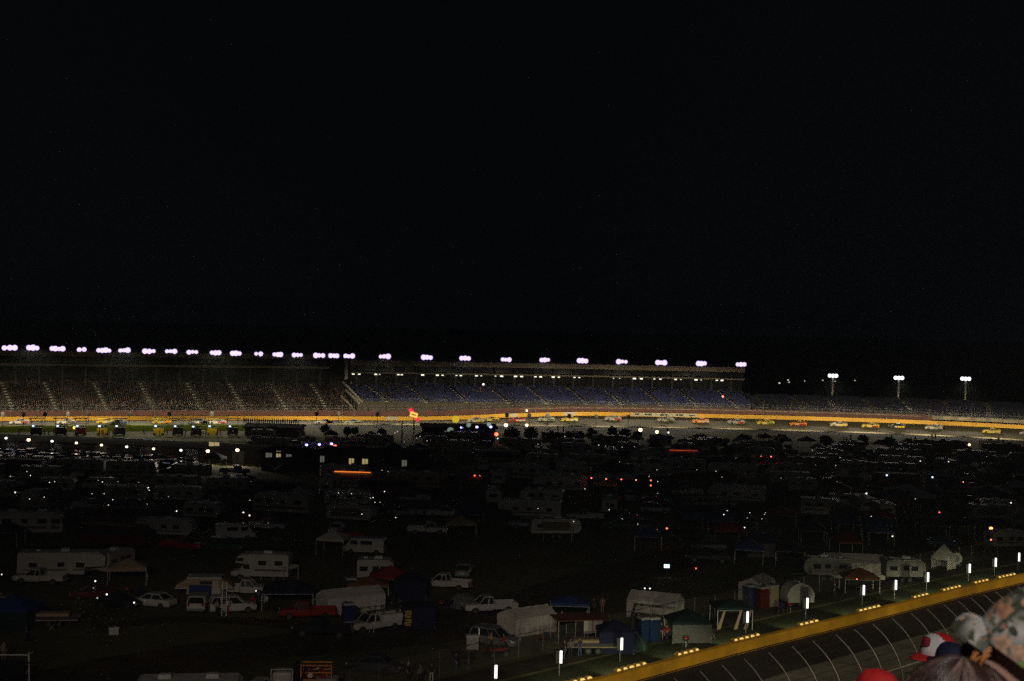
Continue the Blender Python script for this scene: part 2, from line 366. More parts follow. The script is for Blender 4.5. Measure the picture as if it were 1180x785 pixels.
def grandstand(ia, ib, o0, o1, h0, h1, rows, label, aisles, skew, roof, seats, crowd, crowd_mb, rail=None):
    """a stepped stand between track places ia..ib; aisles are track places; roof = (front offset, back offset, fascia bottom, top, rail bottom, rail top)"""
    st = thing('grandstand', label, 'grandstand', far((ia + ib) / 2, o0, 0)); L = st.location.copy(); B = lambda i: 0
    ids = [ia + (ib - ia) * k / max(4, int((ib - ia) / 3)) for k in range(max(4, int((ib - ia) / 3)) + 1)]
    dpt, rise = (o1 - o0) / rows, (h1 - h0) / rows
    def sec():
        s = [(o0, -.2), (o0, h0)]
        for r in range(rows): s += [(o0 + dpt * (r + 1), h0 + rise * r), (o0 + dpt * (r + 1), h0 + rise * (r + 1))]
        s += [(o1 + 1.5, h1), (o1 + 1.5, -.2)]; return s
    S = sec(); mb = MB(); mb.loft([[far(i, o, z) - L for o, z in S] for i in ids]); mb.build('terrace', M['stand_concrete'], st)
    mb = MB()
    for z in (h0 + .25, h0 + .65, h0 + 1.05): mb.tube([far(i, o0 - .05, z) - L for i in ids], .035, 4, cap=False)
    mb.build('front_railing', M['steel'], st)
    edges = [ia] + list(aisles) + [ib]
    for a, b in zip(edges[:-1], edges[1:]):
        if not seats or b - a < 1.2: continue
        mb = MB()
        n = max(2, int((b - a) / 2))
        for r in range(rows):
            sk = skew * (r / rows - .5); z = h0 + rise * r; oo = o0 + dpt * r + .55
            js = [a + .45 + sk + (b - a - .9) * k / n for k in range(n + 1)]
            mb.loft([[far(j, oo, z + .42) - L, far(j, oo, z + .85) - L, far(j, oo + .06, z + .85) - L, far(j, oo + .06, z + .42) - L] for j in js])
            mb.loft([[far(j, oo - .4, z + .40) - L, far(j, oo - .4, z + .45) - L, far(j, oo - .002, z + .45) - L, far(j, oo - .002, z + .40) - L] for j in js])
        mb.build('seat_block', M['seat_blue' if roof else 'seat_unlit'], st)  # seats of the open stand: lack of light put into a darker blue
    for a in aisles:
        mb = MB()
        for r in range(rows):
            i = a + skew * (r / rows - .5); z = h0 + rise * r
            p = far(i, o0 + dpt * (r + .25), z + .06 + rise * .1) - L
            if r % 2 == 0: mb.box(p, (.95, dpt * .8, .12 + rise * .3), 0, rot_at(i))
        for sd in (-.35, .35):
            mb.tube([far(a + sd + skew * (r / rows - .5), o0 + dpt * r, h0 + rise * r + .9) - L for r in range(0, rows, 2)], .03, 4, 0)
        mb.build('aisle_stair', M['stair_pale' if roof else 'stand_concrete'], st)  # open stand's stairs darkened by colour in the same way
    if roof:
        ro0, ro1, fb, ft, rb, rt = roof
        mb = MB(); mb.loft([[far(i, ro0, fb) - L, far(i, ro0, ft) - L, far(i, ro1, ft + .4) - L, far(i, ro1, ft - .2) - L, far(i, ro0 + .4, fb + .3) - L, far(i, ro0 + .4, fb) - L] for i in ids]); mb.build('roof', M['fascia'], st)
        mb = MB(); mb.loft([[far(i, ro0 + .05, rb) - L, far(i, ro0 + .05, rt) - L, far(i, ro1 - .1, rt) - L, far(i, ro1 - .1, rb) - L] for i in ids]); mb.build('upper_deck', M['deck_grey'], st)
        mb = MB(); mb.loft([[far(i, o1 + 1.7, h1) - L, far(i, o1 + 1.7, fb) - L, far(i, o1 + 2.2, fb) - L, far(i, o1 + 2.2, h1) - L] for i in ids]); mb.build('back_wall', M['stand_dark'], st)
        mb = MB(); mb.loft([[far(i, ro0 + 2.0, rt + .01) - L, far(i, ro0 + 2.0, fb + .2) - L, far(i, ro0 + 2.1, fb + .2) - L, far(i, ro0 + 2.1, rt + .01) - L] for i in ids]); mb.build('suite_window', M['suite_glass'], st)
    for r in range(rows):
        z = h0 + rise * r; oo = o0 + dpt * r + .25; sk = skew * (r / rows - .5)
        i = ia
        while i < ib:
            i += .36
            if min((abs(i - sk - a) for a in aisles), default=9) < .6: continue
            if rnd.random() < crowd(i, r / rows):
                n = nrm[min(NP - 1, int(i))]; sitter(crowd_mb, far(i, oo, z - .02), -n.x, -n.y)
    return st
left_aisles = [idx_px(x, 26, 2.) for x in (-150, -97, -44, 10, 60, 118, 172, 227, 276, 325, 372)]
iL1 = idx_px(394, 40, 10)
def full(i, v):
    k = noise.noise((i * .09, v * 3.1, 7.7)) * .5 + .5
    return .0 if v > .93 else (.62 + .5 * k if v < .75 else .25 + .5 * k)
gl = grandstand(0., iL1, 24, 48, 1.9, 9.4, 22, 'huge packed grandstand under a two-level roof beyond the pit road', left_aisles, -1.6, (42, 58, 16.9, 18.3, 14.0, 14.7), False, full, CROWD)
landmark(far(idx_px(200), 24), 'packed grandstand')
right_aisles = [idx_px(x, 26, 4.9) for x in (437, 483, 530, 577, 622, 668, 709, 754, 795, 841)]
iR0, iR1 = idx_px(402, 44, 12), idx_px(857, 44, 12)
def sparse(i, v):
    t = (i - iR0) / (iR1 - iR0); k = noise.noise((i * .12, v * 4, 3.1)) * .5 + .5
    return max(0, (.62 if t < .12 else .30) * k * (1.6 if v > .72 else .62))
gr = grandstand(iR0 + .2, iR1, 25, 47, 4.9, 9.2, 18, 'grandstand of mostly empty blue seats below glazed boxes', right_aisles, -2.2, (42, 58, 15.2, 16.7, 12.7, 13.2), True, sparse, CROWD2)
open_aisles = [idx_px(x, 26, 4.9) for x in (880, 922, 960, 1003, 1045, 1090, 1135, 1180)]
def few(i, v): return .16 if v < .5 else .05
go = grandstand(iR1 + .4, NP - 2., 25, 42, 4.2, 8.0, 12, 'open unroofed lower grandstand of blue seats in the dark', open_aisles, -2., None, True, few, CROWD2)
tag(CROWD.build('crowd', M['crowd_clothes']), 'packed crowd seated on the terraces of the roofed grandstand', 'crowd', kind='stuff')
tag(CROWD2.build('crowd', M['crowd_clothes']), 'scattered spectators among the blue seats', 'crowd', kind='stuff')
# columns of the stands (parts), lights under the upper deck
for st, a, b, stepm, o, z0f, z1 in ((gl, 0., iL1, 27, 43.5, 7.6, 14.02), (gr, iR0 + .5, iR1, 22.7, 43.5, 8.3, 12.72)):
    L = st.location; px = proj(far(a, o, 12))[0] if a > 0 else -150
    end = proj(far(b, o, 12))[0]; px += 6
    while px < end:
        i = idx_px(px, o, 12); mb = MB(); mb.box(far(i, o, (z0f + z1) / 2) - L, (.5, .5, z1 - z0f), 0, rot_at(i)); mb.build('column', M['column_grey'], st)
        r_ = (16.9, 14.72) if st is gl else (15.2, 13.22)
        mb = MB(); mb.box(far(i, 42.6, (r_[0] + r_[1]) / 2) - L, (.4, .3, r_[0] - r_[1]), 0, rot_at(i)); mb.build('upper_column', M['column_grey'], st)
        px += stepm
lamp_mat('deck_lamp', (1., .93, .72), 1.5)
for k, px in enumerate((407, 414, 433, 437.5, 459, 463, 487, 504, 510, 526, 531, 549, 554.5, 571, 578, 594, 601, 617, 623, 637.5, 644, 662, 667.5, 707, 714, 731, 739, 754, 761, 778.5, 784.5, 802, 808, 826, 832)):
    i = idx_px(px, 42.5, 12.5); mb = MB(); big = rnd.uniform(.35, 1)
    mb.box(far(i, 42.4, 12.45) - gr.location, (1.0 * big, .3, .42 * big), 0, rot_at(i)); mb.build('deck_light', M['deck_lamp'], gr)
mat('wood_warm', (.4, .3, .2), .7)
# stair tower where the two stands meet
tw = thing('stair_tower', 'pale lit stair tower with bright diagonal handrails between the two roofed grandstands', 'stair tower', far(idx_px(394, 40, 10), 36, 0)); L = tw.location.copy()
mb = MB(); ii = idx_px(390, 40, 12); mb.box(far(ii, 44, 8.6) - L, (5.0, 5, 17.2), 0, rot_at(ii)); mb.build('tower_wall', M['stand_dark'], tw)
mb = MB(); mb.box(far(idx_px(399.5, 40, 16), 40.5, 14.2) - L, (1.0, .5, 6.6), 0, rot_at(ii)); mb.bar(D(394, 418, 434) - L, D(398, 428, 434) - L, .7, .7); mb.build('tower_edge', M['rail_pale'], tw)
mb = MB()
for (a, b) in (((393, 456), (412, 477)), ((395, 440), (417, 463)), ((398, 449), (414, 465))):
    mb.bar(D(*a, 420) - L, D(*b, 412) - L, .35, .6)
mb.build('handrail', M['rail_pale'], tw)
lamp_mat('red_lamp', (1., .12, .06), 5.); lamp_mat('warm_lamp', (1., .72, .42), 6.); lamp_mat('white_lamp', (1., .97, .92), 6.); lamp_mat('tower_lamp', (1., .55, .4), 3.)
mb = MB(); p = D(388, 438.5, 433); mb.sphere(p - L, .55, 8, 6); mb.build('tower_light', M['tower_lamp'], tw)
mb = MB(); p = D(393.5, 428, 432); mb.box(p - L, (1.2, .5, 1.2)); mb.build('tower_light', M['deck_lamp'], tw)
landmark(far(idx_px(395), 30), 'stair tower')

# floodlight banks on the roofs
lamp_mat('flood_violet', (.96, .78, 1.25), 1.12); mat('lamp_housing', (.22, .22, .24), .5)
lamp_mat('flood_bloom', (.42, .16, .80), .5)
def flood_bank(px, y, big, off, name='floodlight_bank'):
    i = idx_px(px, off, 18.); p = D(px, y, far(i, off, 0).y); rz = rot_at(i)
    root = thing(name, 'x', 'floodlight', (p.x, p.y, p.z), rz)
    wid = 2.5 + .9 * big; n = max(2, round(wid / 1.15))
    mb = MB(); mb.box((0, .5, -.55), (wid, .12, .12)); 
    for sx in (-.4, .4): mb.bar((sx * wid, .5, -1.15), (sx * wid, .5, -.5), .1)
    mb.build('bracket', M['dark_steel'], root)
    for k in range(n):
        x = (k - (n - 1) / 2) * wid / n + rnd.uniform(-.1, .1); s = rnd.uniform(.7, 1.1); dz = rnd.uniform(-.08, .08)
        hd = MB(); hd.cyl((x, .35, dz), .42 * s, .5, 10, 0, 'Y', .3 * s); hd.bar((x, .5, -.55), (x, .5, dz - .2), .08); h = hd.build('lamp_head', M['lamp_housing'], root)
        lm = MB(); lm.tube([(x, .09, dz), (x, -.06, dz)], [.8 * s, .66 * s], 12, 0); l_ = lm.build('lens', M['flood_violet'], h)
        rm = MB(); rm.tube([(x, .13, dz), (x, .10, dz)], [.85 * s, .85 * s], 12, 0); rm.build('bloom_rim', M['flood_bloom'], h)  # violet bloom around the lamp, shaped as a glowing rim
    return root
banks_l = [(11, 401, 1.6), (38, 401, .8), (66, 402, 1.7), (94, 403, .4), (120, 404, 1.7), (143, 404, .6), (172, 405, 1.6), (197, 405, .8), (222, 406, .7), (248, 407, .7), (272, 407.5, .9), (298, 408, .2), (320, 409, .5), (343, 409.3, .8), (368, 410, .8), (385, 410.3, .5)]
banks_r = [(402, 410.5, .7), (443, 411, 1.), (492, 412, 1.), (536, 413, 1.), (583, 414.5, .8), (628, 415, .8), (671.5, 416, 1.), (717, 417, .9), (762, 418, .8), (808.5, 419, .8), (854, 420, 1.)]
LX = {True: 2., False: 9.}
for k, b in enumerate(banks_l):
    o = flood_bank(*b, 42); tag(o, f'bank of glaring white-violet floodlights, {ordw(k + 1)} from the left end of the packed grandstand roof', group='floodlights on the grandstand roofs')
    if k % 4 == 1: light('SPOT', o.location + Vector((0, -1.5, 1)), 40000, (1, .9, .68), far(idx_px(b[0], 8), -2 if b[0] < 300 else 6, 0), R(42), .7, .5, 2.2)
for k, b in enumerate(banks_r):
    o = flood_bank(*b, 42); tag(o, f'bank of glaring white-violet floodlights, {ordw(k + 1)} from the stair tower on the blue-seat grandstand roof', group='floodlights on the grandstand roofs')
    if k % 2 == 1: light('SPOT', o.location + Vector((0, -1.5, 1)), 24000, (1, .87, .68), far(idx_px(b[0], 8), 9, 0), R(52), .7, .5, 1.8)
# tall poles in the open stand
lamp_mat('pole_flood', (1., .95, 1.02), 4.)
for k, (px, yt) in enumerate(((959, 433), (1035, 435.5), (1112, 436.5))):
    i = idx_px(px, 44, 6); b = far(i, 44, 0); top = D(px, yt, b.y); root = thing('floodlight_pole', ('tall steel floodlight pole at the blue-seat end of the open stand', 'tall steel floodlight pole midway along the open dark stand', 'tall steel floodlight pole at the far right of the open dark stand')[k], 'light pole', b, rot_at(i), 'floodlight poles above the open stand')
    mb = MB(); mb.tube([(0, 0, 0), (0, 0, top.z)], [.38, .28], 8); mb.build('pole', M['white_metal'], root)
    mb = MB(); mb.box((0, 0, top.z - .3), (3.0, .15, .15)); mb.build('crossarm', M['steel'], root)
    for x in (-1.0, 0, 1.0):
        hd = MB(); hd.cyl((x, -.1, top.z), .4, .5, 10, 0, 'Y', .3); h = hd.build('lamp_head', M['lamp_housing'], root)
        lm = MB(); lm.tube([(x, -.36, top.z), (x, -.5, top.z)], [.6, .5], 10); lm.build('lens', M['pole_flood'], h)
    light('SPOT', b + Vector((0, -1.5, top.z)), 20000, (1, .87, .68), far(idx_px(px, 8), 9, 0), R(52), .7, .5)
# far lamps beyond the stands
lamp_mat('far_lamp', (1., .85, .7), .9)
for k, (px, y, s) in enumerate(((898, 441.5, .45), (908, 438, .4), (909, 440.5, .35), (927, 439, .25), (948, 438.3, .3), (962, 439.5, .25), (985, 438.5, .28))):
    p = D(px, y, 560); root = thing('street_lamp', f'distant street lamp beyond the open stand, {ordw(k + 1)} from the roofed stand', 'street lamp', (p.x, p.y, 0), 0, 'distant lamps beyond the open stand')
    mb = MB(); mb.tube([(0, 0, 0), (0, 0, p.z)], .15, 6); mb.build('pole', M['dark_steel'], root)
    mb = MB(); mb.sphere((0, -.3, p.z), (s * .9, s * .6, s * .6), 8, 6); mb.build('lamp', M['far_lamp'], root)
# lamps on the far stand: little lights seen in the crowd
for k, (px, y, m, off, lab) in enumerate(((557, 443, 'white_lamp', 36, 'small white camera flash lamp among the blue seats'), (833, 457, 'red_lamp', 30, 'small red signal lamp among the blue seats'), (607, 473.3, 'warm_lamp', 17, 'orange beacon lamp on the catch fence above a red stock car'))):
    i = idx_px(px, off, 8); p = D(px, y, far(i, off).y); root = thing('signal_lamp', lab, 'lamp', p)
    mb = MB(); mb.box((0, .12, -.5), (.1, .1, 1.0)); mb.build('stem', M['dark_steel'], root)
    mb = MB(); mb.sphere((0, 0, 0), .3, 8, 6); mb.build('bulb', M[m], root)

# ------------------------------------------------------------------ inside lighting of the far track: mirror boxes on posts, seen from behind
kit = Kit('mirror_box'); m_ = kit.part('post', M['dark_steel']); m_.tube([(0, 0, 0), (0, 0, 2.6)], .07, 6)
m_ = kit.part('housing', M['black']); m_.rbox((0, 0, 3.2), (1.0, .6, 1.15), .12)
m_ = kit.part('mirror', M['steel']); m_.box((0, .32, 3.2), (.8, .03, .9))
far_mirror = kit.tree(); first = True; kx = 0
for px in (3, 27, 52, 78, 102, 149, 195, 244, 365, 390, 435, 584, 610, 631, 656, 687, 724, 770):
    off = -3.0 if px < 300 else -2.0
    i = idx_px(px, off, 3); p = far(i, off, 0); kx += 1
    o = far_mirror if first else copy_tree(far_mirror); first = False
    o.location = p; o.rotation_euler.z = rot_at(i)
    tag(o, f'dark mirror box on a post inside the far track, {ordw(kx)} from the left', 'mirror box', 'mirror boxes along the inside of the far track')
i = 2.
while i < NP - 3:   # lamps of the mirror row, turned to the wall
    p = far(i, -9., 7.5); tg = far(i, TW - 1., bank(i) + (-1.6 if i < iR1 else -3.4))
    light('SPOT', p, 17000, (1., .83, .50), tg, R(62), .9, .3, 1.9)
    i += 12.
# ------------------------------------------------------------------ vehicles and camp gear (all face +X, stand on z = 0)
def wheels(k, xs, y, r, w=.22):
    for x in xs:
        for sy in (-1, 1):
            m = k.part('wheel', [M['tyre'], M['rim']]); m.cyl((x, sy * (y - w / 2), r), r, w, 14, 0, 'Y'); m.cyl((x, sy * (y + .005), r), r * .58, .02, 12, 1, 'Y')
def lower_body(m, st, mi=0):                  # st: (x, half width, bottom, belt)
    rings = []
    for x, w, b, t in st:
        rings.append([(x, -w * .9, b), (x, -w, b + .18), (x, -w, t - .16), (x, -w * .93, t - .03), (x, -w * .6, t + .02), (x, w * .6, t + .02), (x, w * .93, t - .03), (x, w, t - .16), (x, w, b + .18), (x, w * .9, b)])
    m.loft(rings, mi)
def cabin(k, x0, x1, x2, x3, z0, z1, w0, w1, paint, posts=()):
    """glass house: foot from x0 to x3, roof from x1 to x2, with pillars and a painted roof"""
    g = k.part('window', M['glass']); a = .02
    g.add([(x0, -w0, z0), (x3, -w0, z0), (x3, w0, z0), (x0, w0, z0), (x1, -w1, z1 - a), (x2, -w1, z1 - a), (x2, w1, z1 - a), (x1, w1, z1 - a)], [(4, 5, 6, 7), (0, 1, 5, 4), (1, 2, 6, 5), (2, 3, 7, 6), (3, 0, 4, 7)])
    r = k.part('roof', M[paint]); r.rbox(((x1 + x2) / 2, 0, z1), (x2 - x1 + .1, 2 * w1 + .08, .1), .12, 0, .05)
    for s in (-1, 1):
        for (xa, xb) in [(x0, x1), (x3, x2)] + [(p, x1 + (x2 - x1) * (p - x0) / (x3 - x0)) for p in posts]:
            r.bar((xa, s * w0 * 1.003, z0 - .02), (xb, s * w1 * 1.01, z1), .11, .07)
def lamps_(k, xf, xr, y, zf, zr, tall=.16):
    for s in (-1, 1):
        k.part('headlight', M['headlamp_glass']).rbox((xf, s * y, zf), (.08, .32, .16), .03)
        k.part('tail_light', M['tail_red']).rbox((xr, s * y, zr), (.06, .2, tall), .025)
def sedan(name='sedan', paint='paint_white'):
    k = Kit(name); b = k.part('body', M[paint])
    lower_body(b, [(-2.35, .72, .38, .86), (-2.28, .84, .25, .94), (-1.3, .89, .22, .98), (0, .9, .22, .94), (1.0, .9, .22, .93), (1.9, .84, .24, .80), (2.28, .72, .3, .66), (2.34, .6, .38, .6)])
    cabin(k, -1.75, -.95, .35, 1.15, .95, 1.42, .82, .62, paint, (-.25,))
    wheels(k, (-1.42, 1.42), .9, .32); lamps_(k, 2.24, -2.33, .62, .62, .78)
    k.part('number_plate', M['white_metal']).box((-2.365, 0, .58), (.02, .42, .14)); k.part('bumper', M['plastic_grey']).rbox((-2.34, 0, .42), (.16, 1.5, .2), .06)
    for s in (-1, 1): k.part('wing_mirror', M[paint]).rbox((.85, s * .98, 1.02), (.12, .2, .13), .04)
    return k
def suv(name='suv', paint='paint_white', rack=False):
    k = Kit(name); b = k.part('body', M[paint])
    lower_body(b, [(-2.3, .84, .42, 1.06), (-2.25, .9, .34, 1.1), (0, .93, .32, 1.1), (1.0, .93, .32, 1.08), (1.95, .88, .34, 1.0), (2.3, .8, .4, .85)])
    cabin(k, -2.22, -2.0, .3, 1.05, 1.1, 1.74, .87, .72, paint, (-1.2, -.1))
    wheels(k, (-1.4, 1.45), .93, .37); lamps_(k, 2.27, -2.3, .68, .8, 1.0, .3)
    k.part('bumper', M['plastic_grey']).rbox((-2.33, 0, .5), (.16, 1.7, .22), .06); k.part('number_plate', M['white_metal']).box((-2.33, 0, .85), (.02, .42, .14))
    if rack:
        r = k.part('roof_rack', M['steel'])
        for s in (-.6, .6): r.bar((-1.8, s, 1.86), (.3, s, 1.86), .04); r.bar((-1.7, s, 1.78), (-1.7, s, 1.86), .04); r.bar((.2, s, 1.78), (.2, s, 1.86), .04)
        for x in (-1.5, -.6, .1): r.bar((x, -.6, 1.88), (x, .6, 1.88), .04)
    return k
def van(name='van', paint='paint_white'):
    k = Kit(name); b = k.part('body', M[paint])
    b.rbox((-.5, 0, 1.25), (4.3, 1.96, 1.75), .18); lower_body(b, [(1.6, .97, .4, 1.2), (2.2, .95, .4, 1.1), (2.62, .85, .45, .95)])
    g = k.part('window', M['glass']); g.add([(2.3, -.85, 1.2), (2.3, .85, 1.2), (1.67, .8, 1.95), (1.67, -.8, 1.95)], [(0, 1, 2, 3)])
    b.prism([(1.6, 1.15), (2.27, 1.15), (1.66, 1.93), (1.6, 2.0)], -.9, .9)
    for s in (-1, 1):
        g.box((1.2, s * .985, 1.55), (.9, .03, .5)); g.box((-.4, s * .985, 1.55), (1.5, .03, .45))
    for s in (-.42, .42): k.part('rear_window', M['glass']).box((-2.66, s, 1.6), (.03, .6, .45))
    wheels(k, (-1.7, 1.6), .98, .36); lamps_(k, 2.6, -2.66, .72, .85, 1.0, .32); return k
def pickup(name='pickup_truck', paint='paint_white', crew=True, cap=False):
    k = Kit(name); b = k.part('body', M[paint])
    lower_body(b, [(-.25, .96, .42, 1.1), (0, .96, .4, 1.1), (1.1, .96, .4, 1.1), (1.6, .95, .4, 1.08), (2.5, .92, .42, 1.04), (2.78, .84, .5, .9)])
    bed = k.part('cargo_bed', M[paint])
    for s in (-1, 1): bed.rbox((-1.55, s * .9, .82), (2.5, .13, .6), .04)
    bed.box((-1.55, 0, .6), (2.5, 1.7, .1)); bed.box((-.34, 0, .85), (.06, 1.7, .5))
    k.part('tailgate', M[paint]).rbox((-2.78, 0, .84), (.08, 1.66, .54), .03)
    x0 = -.95 if False else -.3
    cabin(k, x0, x0 + .2, .75 if crew else .5, 1.35, 1.1, 1.74, .86, .7, paint, (.35,) if crew else ())
    wheels(k, (-1.75, 1.75), .97, .39, .26); lamps_(k, 2.76, -2.8, .74, .88, .95, .32)
    k.part('bumper', M['chrome']).rbox((-2.9, 0, .52), (.16, 1.8, .18), .05); k.part('bumper', M['chrome']).rbox((2.84, 0, .55), (.14, 1.8, .22), .05)
    for s in (-1, 1): k.part('wing_mirror', M['black']).rbox((1.1, s * 1.06, 1.2), (.12, .22, .2), .04)
    if cap: k.part('bed_cap', M[paint]).rbox((-1.55, 0, 1.4), (2.5, 1.75, .62), .2)
    return k
def trailer(name='travel_trailer', L=7.5, stripe=True, awning=None, fifth=False):
    k = Kit(name); h = 2.6 if not fifth else 3.0; b = k.part('body', M['rv_white'])
    prof = [(-L / 2, .75), (L / 2 - .5, .75), (L / 2, 1.4), (L / 2 - .1, h - .35), (L / 2 - .45, h), (-L / 2 + .15, h + .1), (-L / 2, h - .2)]
    if fifth: prof = [(-L / 2, .7), (L / 2 - 2.2, .7), (L / 2 - 2.1, 1.5), (L / 2, 1.6), (L / 2 + .1, h - .4), (L / 2 - .35, h), (-L / 2 + .1, h + .15), (-L / 2, h - .2)]
    b.prism(prof, -1.22, 1.22)
    r = k.part('roof', M['rv_roof']); r.box((-.1, 0, h + .09), (L - 1.0, 2.36, .06))
    ac = k.part('air_conditioner', M['white_metal']); ac.rbox((.3, 0, h + .28), (1.0, .72, .32), .12); k.part('roof_vent', M['white_metal']).rbox((-L * .28, .3, h + .2), (.5, .5, .16), .05)
    for s in (-1, 1):
        for x, w_, z, hh in ((-L * .32, .9, 1.75, .5), (0, .7, 1.8, .5), (L * .22, .9, 1.75, .55)): k.part('window', M['glass']).rbox((x, s * 1.225, z), (w_, .03, hh), .05, 0, .02)
        if stripe: k.part('stripe', M['stripe_dark']).box((-.1, s * 1.226, 1.22), (L - 1.3, .012, .16)); 
    k.part('door', M['rv_white']).rbox((L * .36 if not fifth else L * .1, -1.235, 1.65), (.66, .04, 1.75), .05, 0, .02)
    k.part('window', M['glass']).box((-L / 2 - .012, 0, 1.8), (.03, 1.3, .5))
    wheels(k, (-.45, .45), 1.2, .34)
    for s in (-1, 1): k.part('tail_light', M['tail_red']).box((-L / 2 - .015, s * .95, 1.1), (.03, .2, .14))
    if not fifth: k.part('tow_bar', M['dark_steel']).bar((L / 2 - .3, 0, .62), (L / 2 + 1.2, 0, .55), .1)
    if awning: aw(k, L, awning, h)
    return k
def aw(k, L, m, h):
    a = k.part('awning', M[m]); a.add([(-L * .3, -1.25, h - .25), (L * .25, -1.25, h - .25), (L * .25, -3.6, h - .75), (-L * .3, -3.6, h - .75), (-L * .3, -1.25, h - .29), (L * .25, -1.25, h - .29), (L * .25, -3.6, h - .79), (-L * .3, -3.6, h - .79)], [(0, 1, 2, 3), (7, 6, 5, 4), (0, 4, 5, 1), (1, 5, 6, 2), (2, 6, 7, 3), (3, 7, 4, 0)])
    for x in (-L * .3, L * .25): k.part('awning_pole', M['white_metal']).bar((x, -3.58, 0), (x, -3.58, h - .78), .05)
def motorhome(name='motorhome', L=9.5, awning=None, paint='rv_white', stripe='stripe_dark'):
    k = Kit(name); b = k.part('body', M[paint]); h = 3.15
    b.prism([(-L / 2, .55), (L / 2 - .1, .55), (L / 2, 1.3), (L / 2 - .35, h - .25), (L / 2 - .7, h), (-L / 2 + .1, h), (-L / 2, h - .2)], -1.25, 1.25)
    k.part('roof', M['rv_roof']).box((-.15, 0, h + .03), (L - 1.0, 2.4, .05))
    k.part('windscreen', M['glass']).add([(L / 2 - .03, -1.1, 1.5), (L / 2 - .03, 1.1, 1.5), (L / 2 - .3, 1.05, 2.6), (L / 2 - .3, -1.05, 2.6)], [(0, 1, 2, 3)])
    for s in (-1, 1):
        for x, w_ in ((L * .4, 1.0), (L * .2, 1.1), (-L * .05, .8), (-L * .3, 1.2)): k.part('window', M['glass']).rbox((x, s * 1.255, 2.05), (w_, .03, .62), .06, 0, .02)
        k.part('stripe', M[stripe]).box((-.1, s * 1.257, 1.2), (L - .8, .012, .35))
    k.part('door', M[paint]).rbox((L * .3, -1.27, 1.5), (.7, .04, 1.9), .05, 0, .02)
    for x in (-L * .25, L * .18): k.part('air_conditioner', M['white_metal']).rbox((x, 0, h + .2), (1.0, .75, .34), .12)
    wheels(k, (-L * .22, L * .33), 1.22, .45, .3); lamps_(k, L / 2 - .03, -L / 2 - .01, 1.0, .95, 1.0, .4)
    if awning: aw(k, L, awning, h)
    return k
def class_c(name='camper_van', L=7.2):
    k = Kit(name); b = k.part('body', M['rv_white']); h = 3.0
    b.prism([(-L / 2, .6), (L / 2 - 2.3, .6), (L / 2 - 2.3, 1.9), (L / 2 - .6, 2.05), (L / 2 - .75, 2.7), (L / 2 - 1.3, h), (-L / 2, h)], -1.2, 1.2)
    c = k.part('cab', M['rv_white']); lower_body(c, [(L / 2 - 2.28, .98, .45, 1.25), (L / 2 - 1.2, .98, .45, 1.2), (L / 2 - .35, .94, .45, 1.1), (L / 2, .85, .5, .95)])
    c.prism([(L / 2 - 2.28, 1.2), (L / 2 - 1.0, 1.2), (L / 2 - 1.5, 2.0), (L / 2 - 2.28, 1.92)], -.9, .9)
    k.part('windscreen', M['glass']).add([(L / 2 - .98, -.85, 1.24), (L / 2 - .98, .85, 1.24), (L / 2 - 1.45, .8, 1.96), (L / 2 - 1.45, -.8, 1.96)], [(0, 1, 2, 3)])
    k.part('roof', M['rv_roof']).box((-.9, 0, h + .03), (L - 2.4, 2.3, .05))
    for s in (-1, 1):
        k.part('window', M['glass']).box((L / 2 - 1.75, s * .91, 1.6), (.7, .03, .5))
        for x, w_ in ((-L * .33, .9), (-L * .05, .9), (L * .33, .7)): k.part('window', M['glass']).rbox((x, s * 1.205, 2.1 if x < L * .3 else 2.42), (w_, .03, .5 if x < L * .3 else .35), .05, 0, .02)
        k.part('stripe', M['stripe_dark']).box((-1.3, s * 1.206, 1.3), (L - 3, .012, .2))
    k.part('air_conditioner', M['white_metal']).rbox((-.8, 0, h + .2), (1.0, .7, .32), .12)
    wheels(k, (-L * .25, L / 2 - 1.1), 1.1, .38); lamps_(k, L / 2 - .05, -L / 2 - .01, .7, .85, .95, .3); return k
def bus(name='bus', paint='paint_blue'):
    k = Kit(name); b = k.part('body', M[paint]); L = 10.
    b.rbox((-.5, 0, 1.75), (L - 1.2, 2.44, 2.3), .25, 0, .2); lower_body(b, [(L / 2 - 1.2, 1.0, .6, 1.6), (L / 2 - .1, .95, .6, 1.5), (L / 2, .85, .7, 1.3)])
    for s in (-1, 1): k.part('window', M['glass']).box((-.6, s * 1.225, 2.15), (L - 2, .03, .6))
    k.part('windscreen', M['glass']).box((L / 2 - 1.09, 0, 2.1), (.03, 2.0, .8))
    r = k.part('roof_deck', M['wood_warm']); r.box((-.7, 0, 2.98), (L - 2, 2.2, .08))
    rr = k.part('deck_railing', M['steel'])
    for s in (-1, 1):
        rr.bar((-L / 2 + .4, s * 1.05, 3.9), (L / 2 - 1.8, s * 1.05, 3.9), .05)
        for q in range(6): x = -L / 2 + .4 + q * (L - 2.2) / 5; rr.bar((x, s * 1.05, 3.0), (x, s * 1.05, 3.9), .05)
    wheels(k, (-2.6, 3.2), 1.15, .48, .3); lamps_(k, L / 2 - .03, -L / 2 - .06, .75, 1.1, 1.2, .3); return k
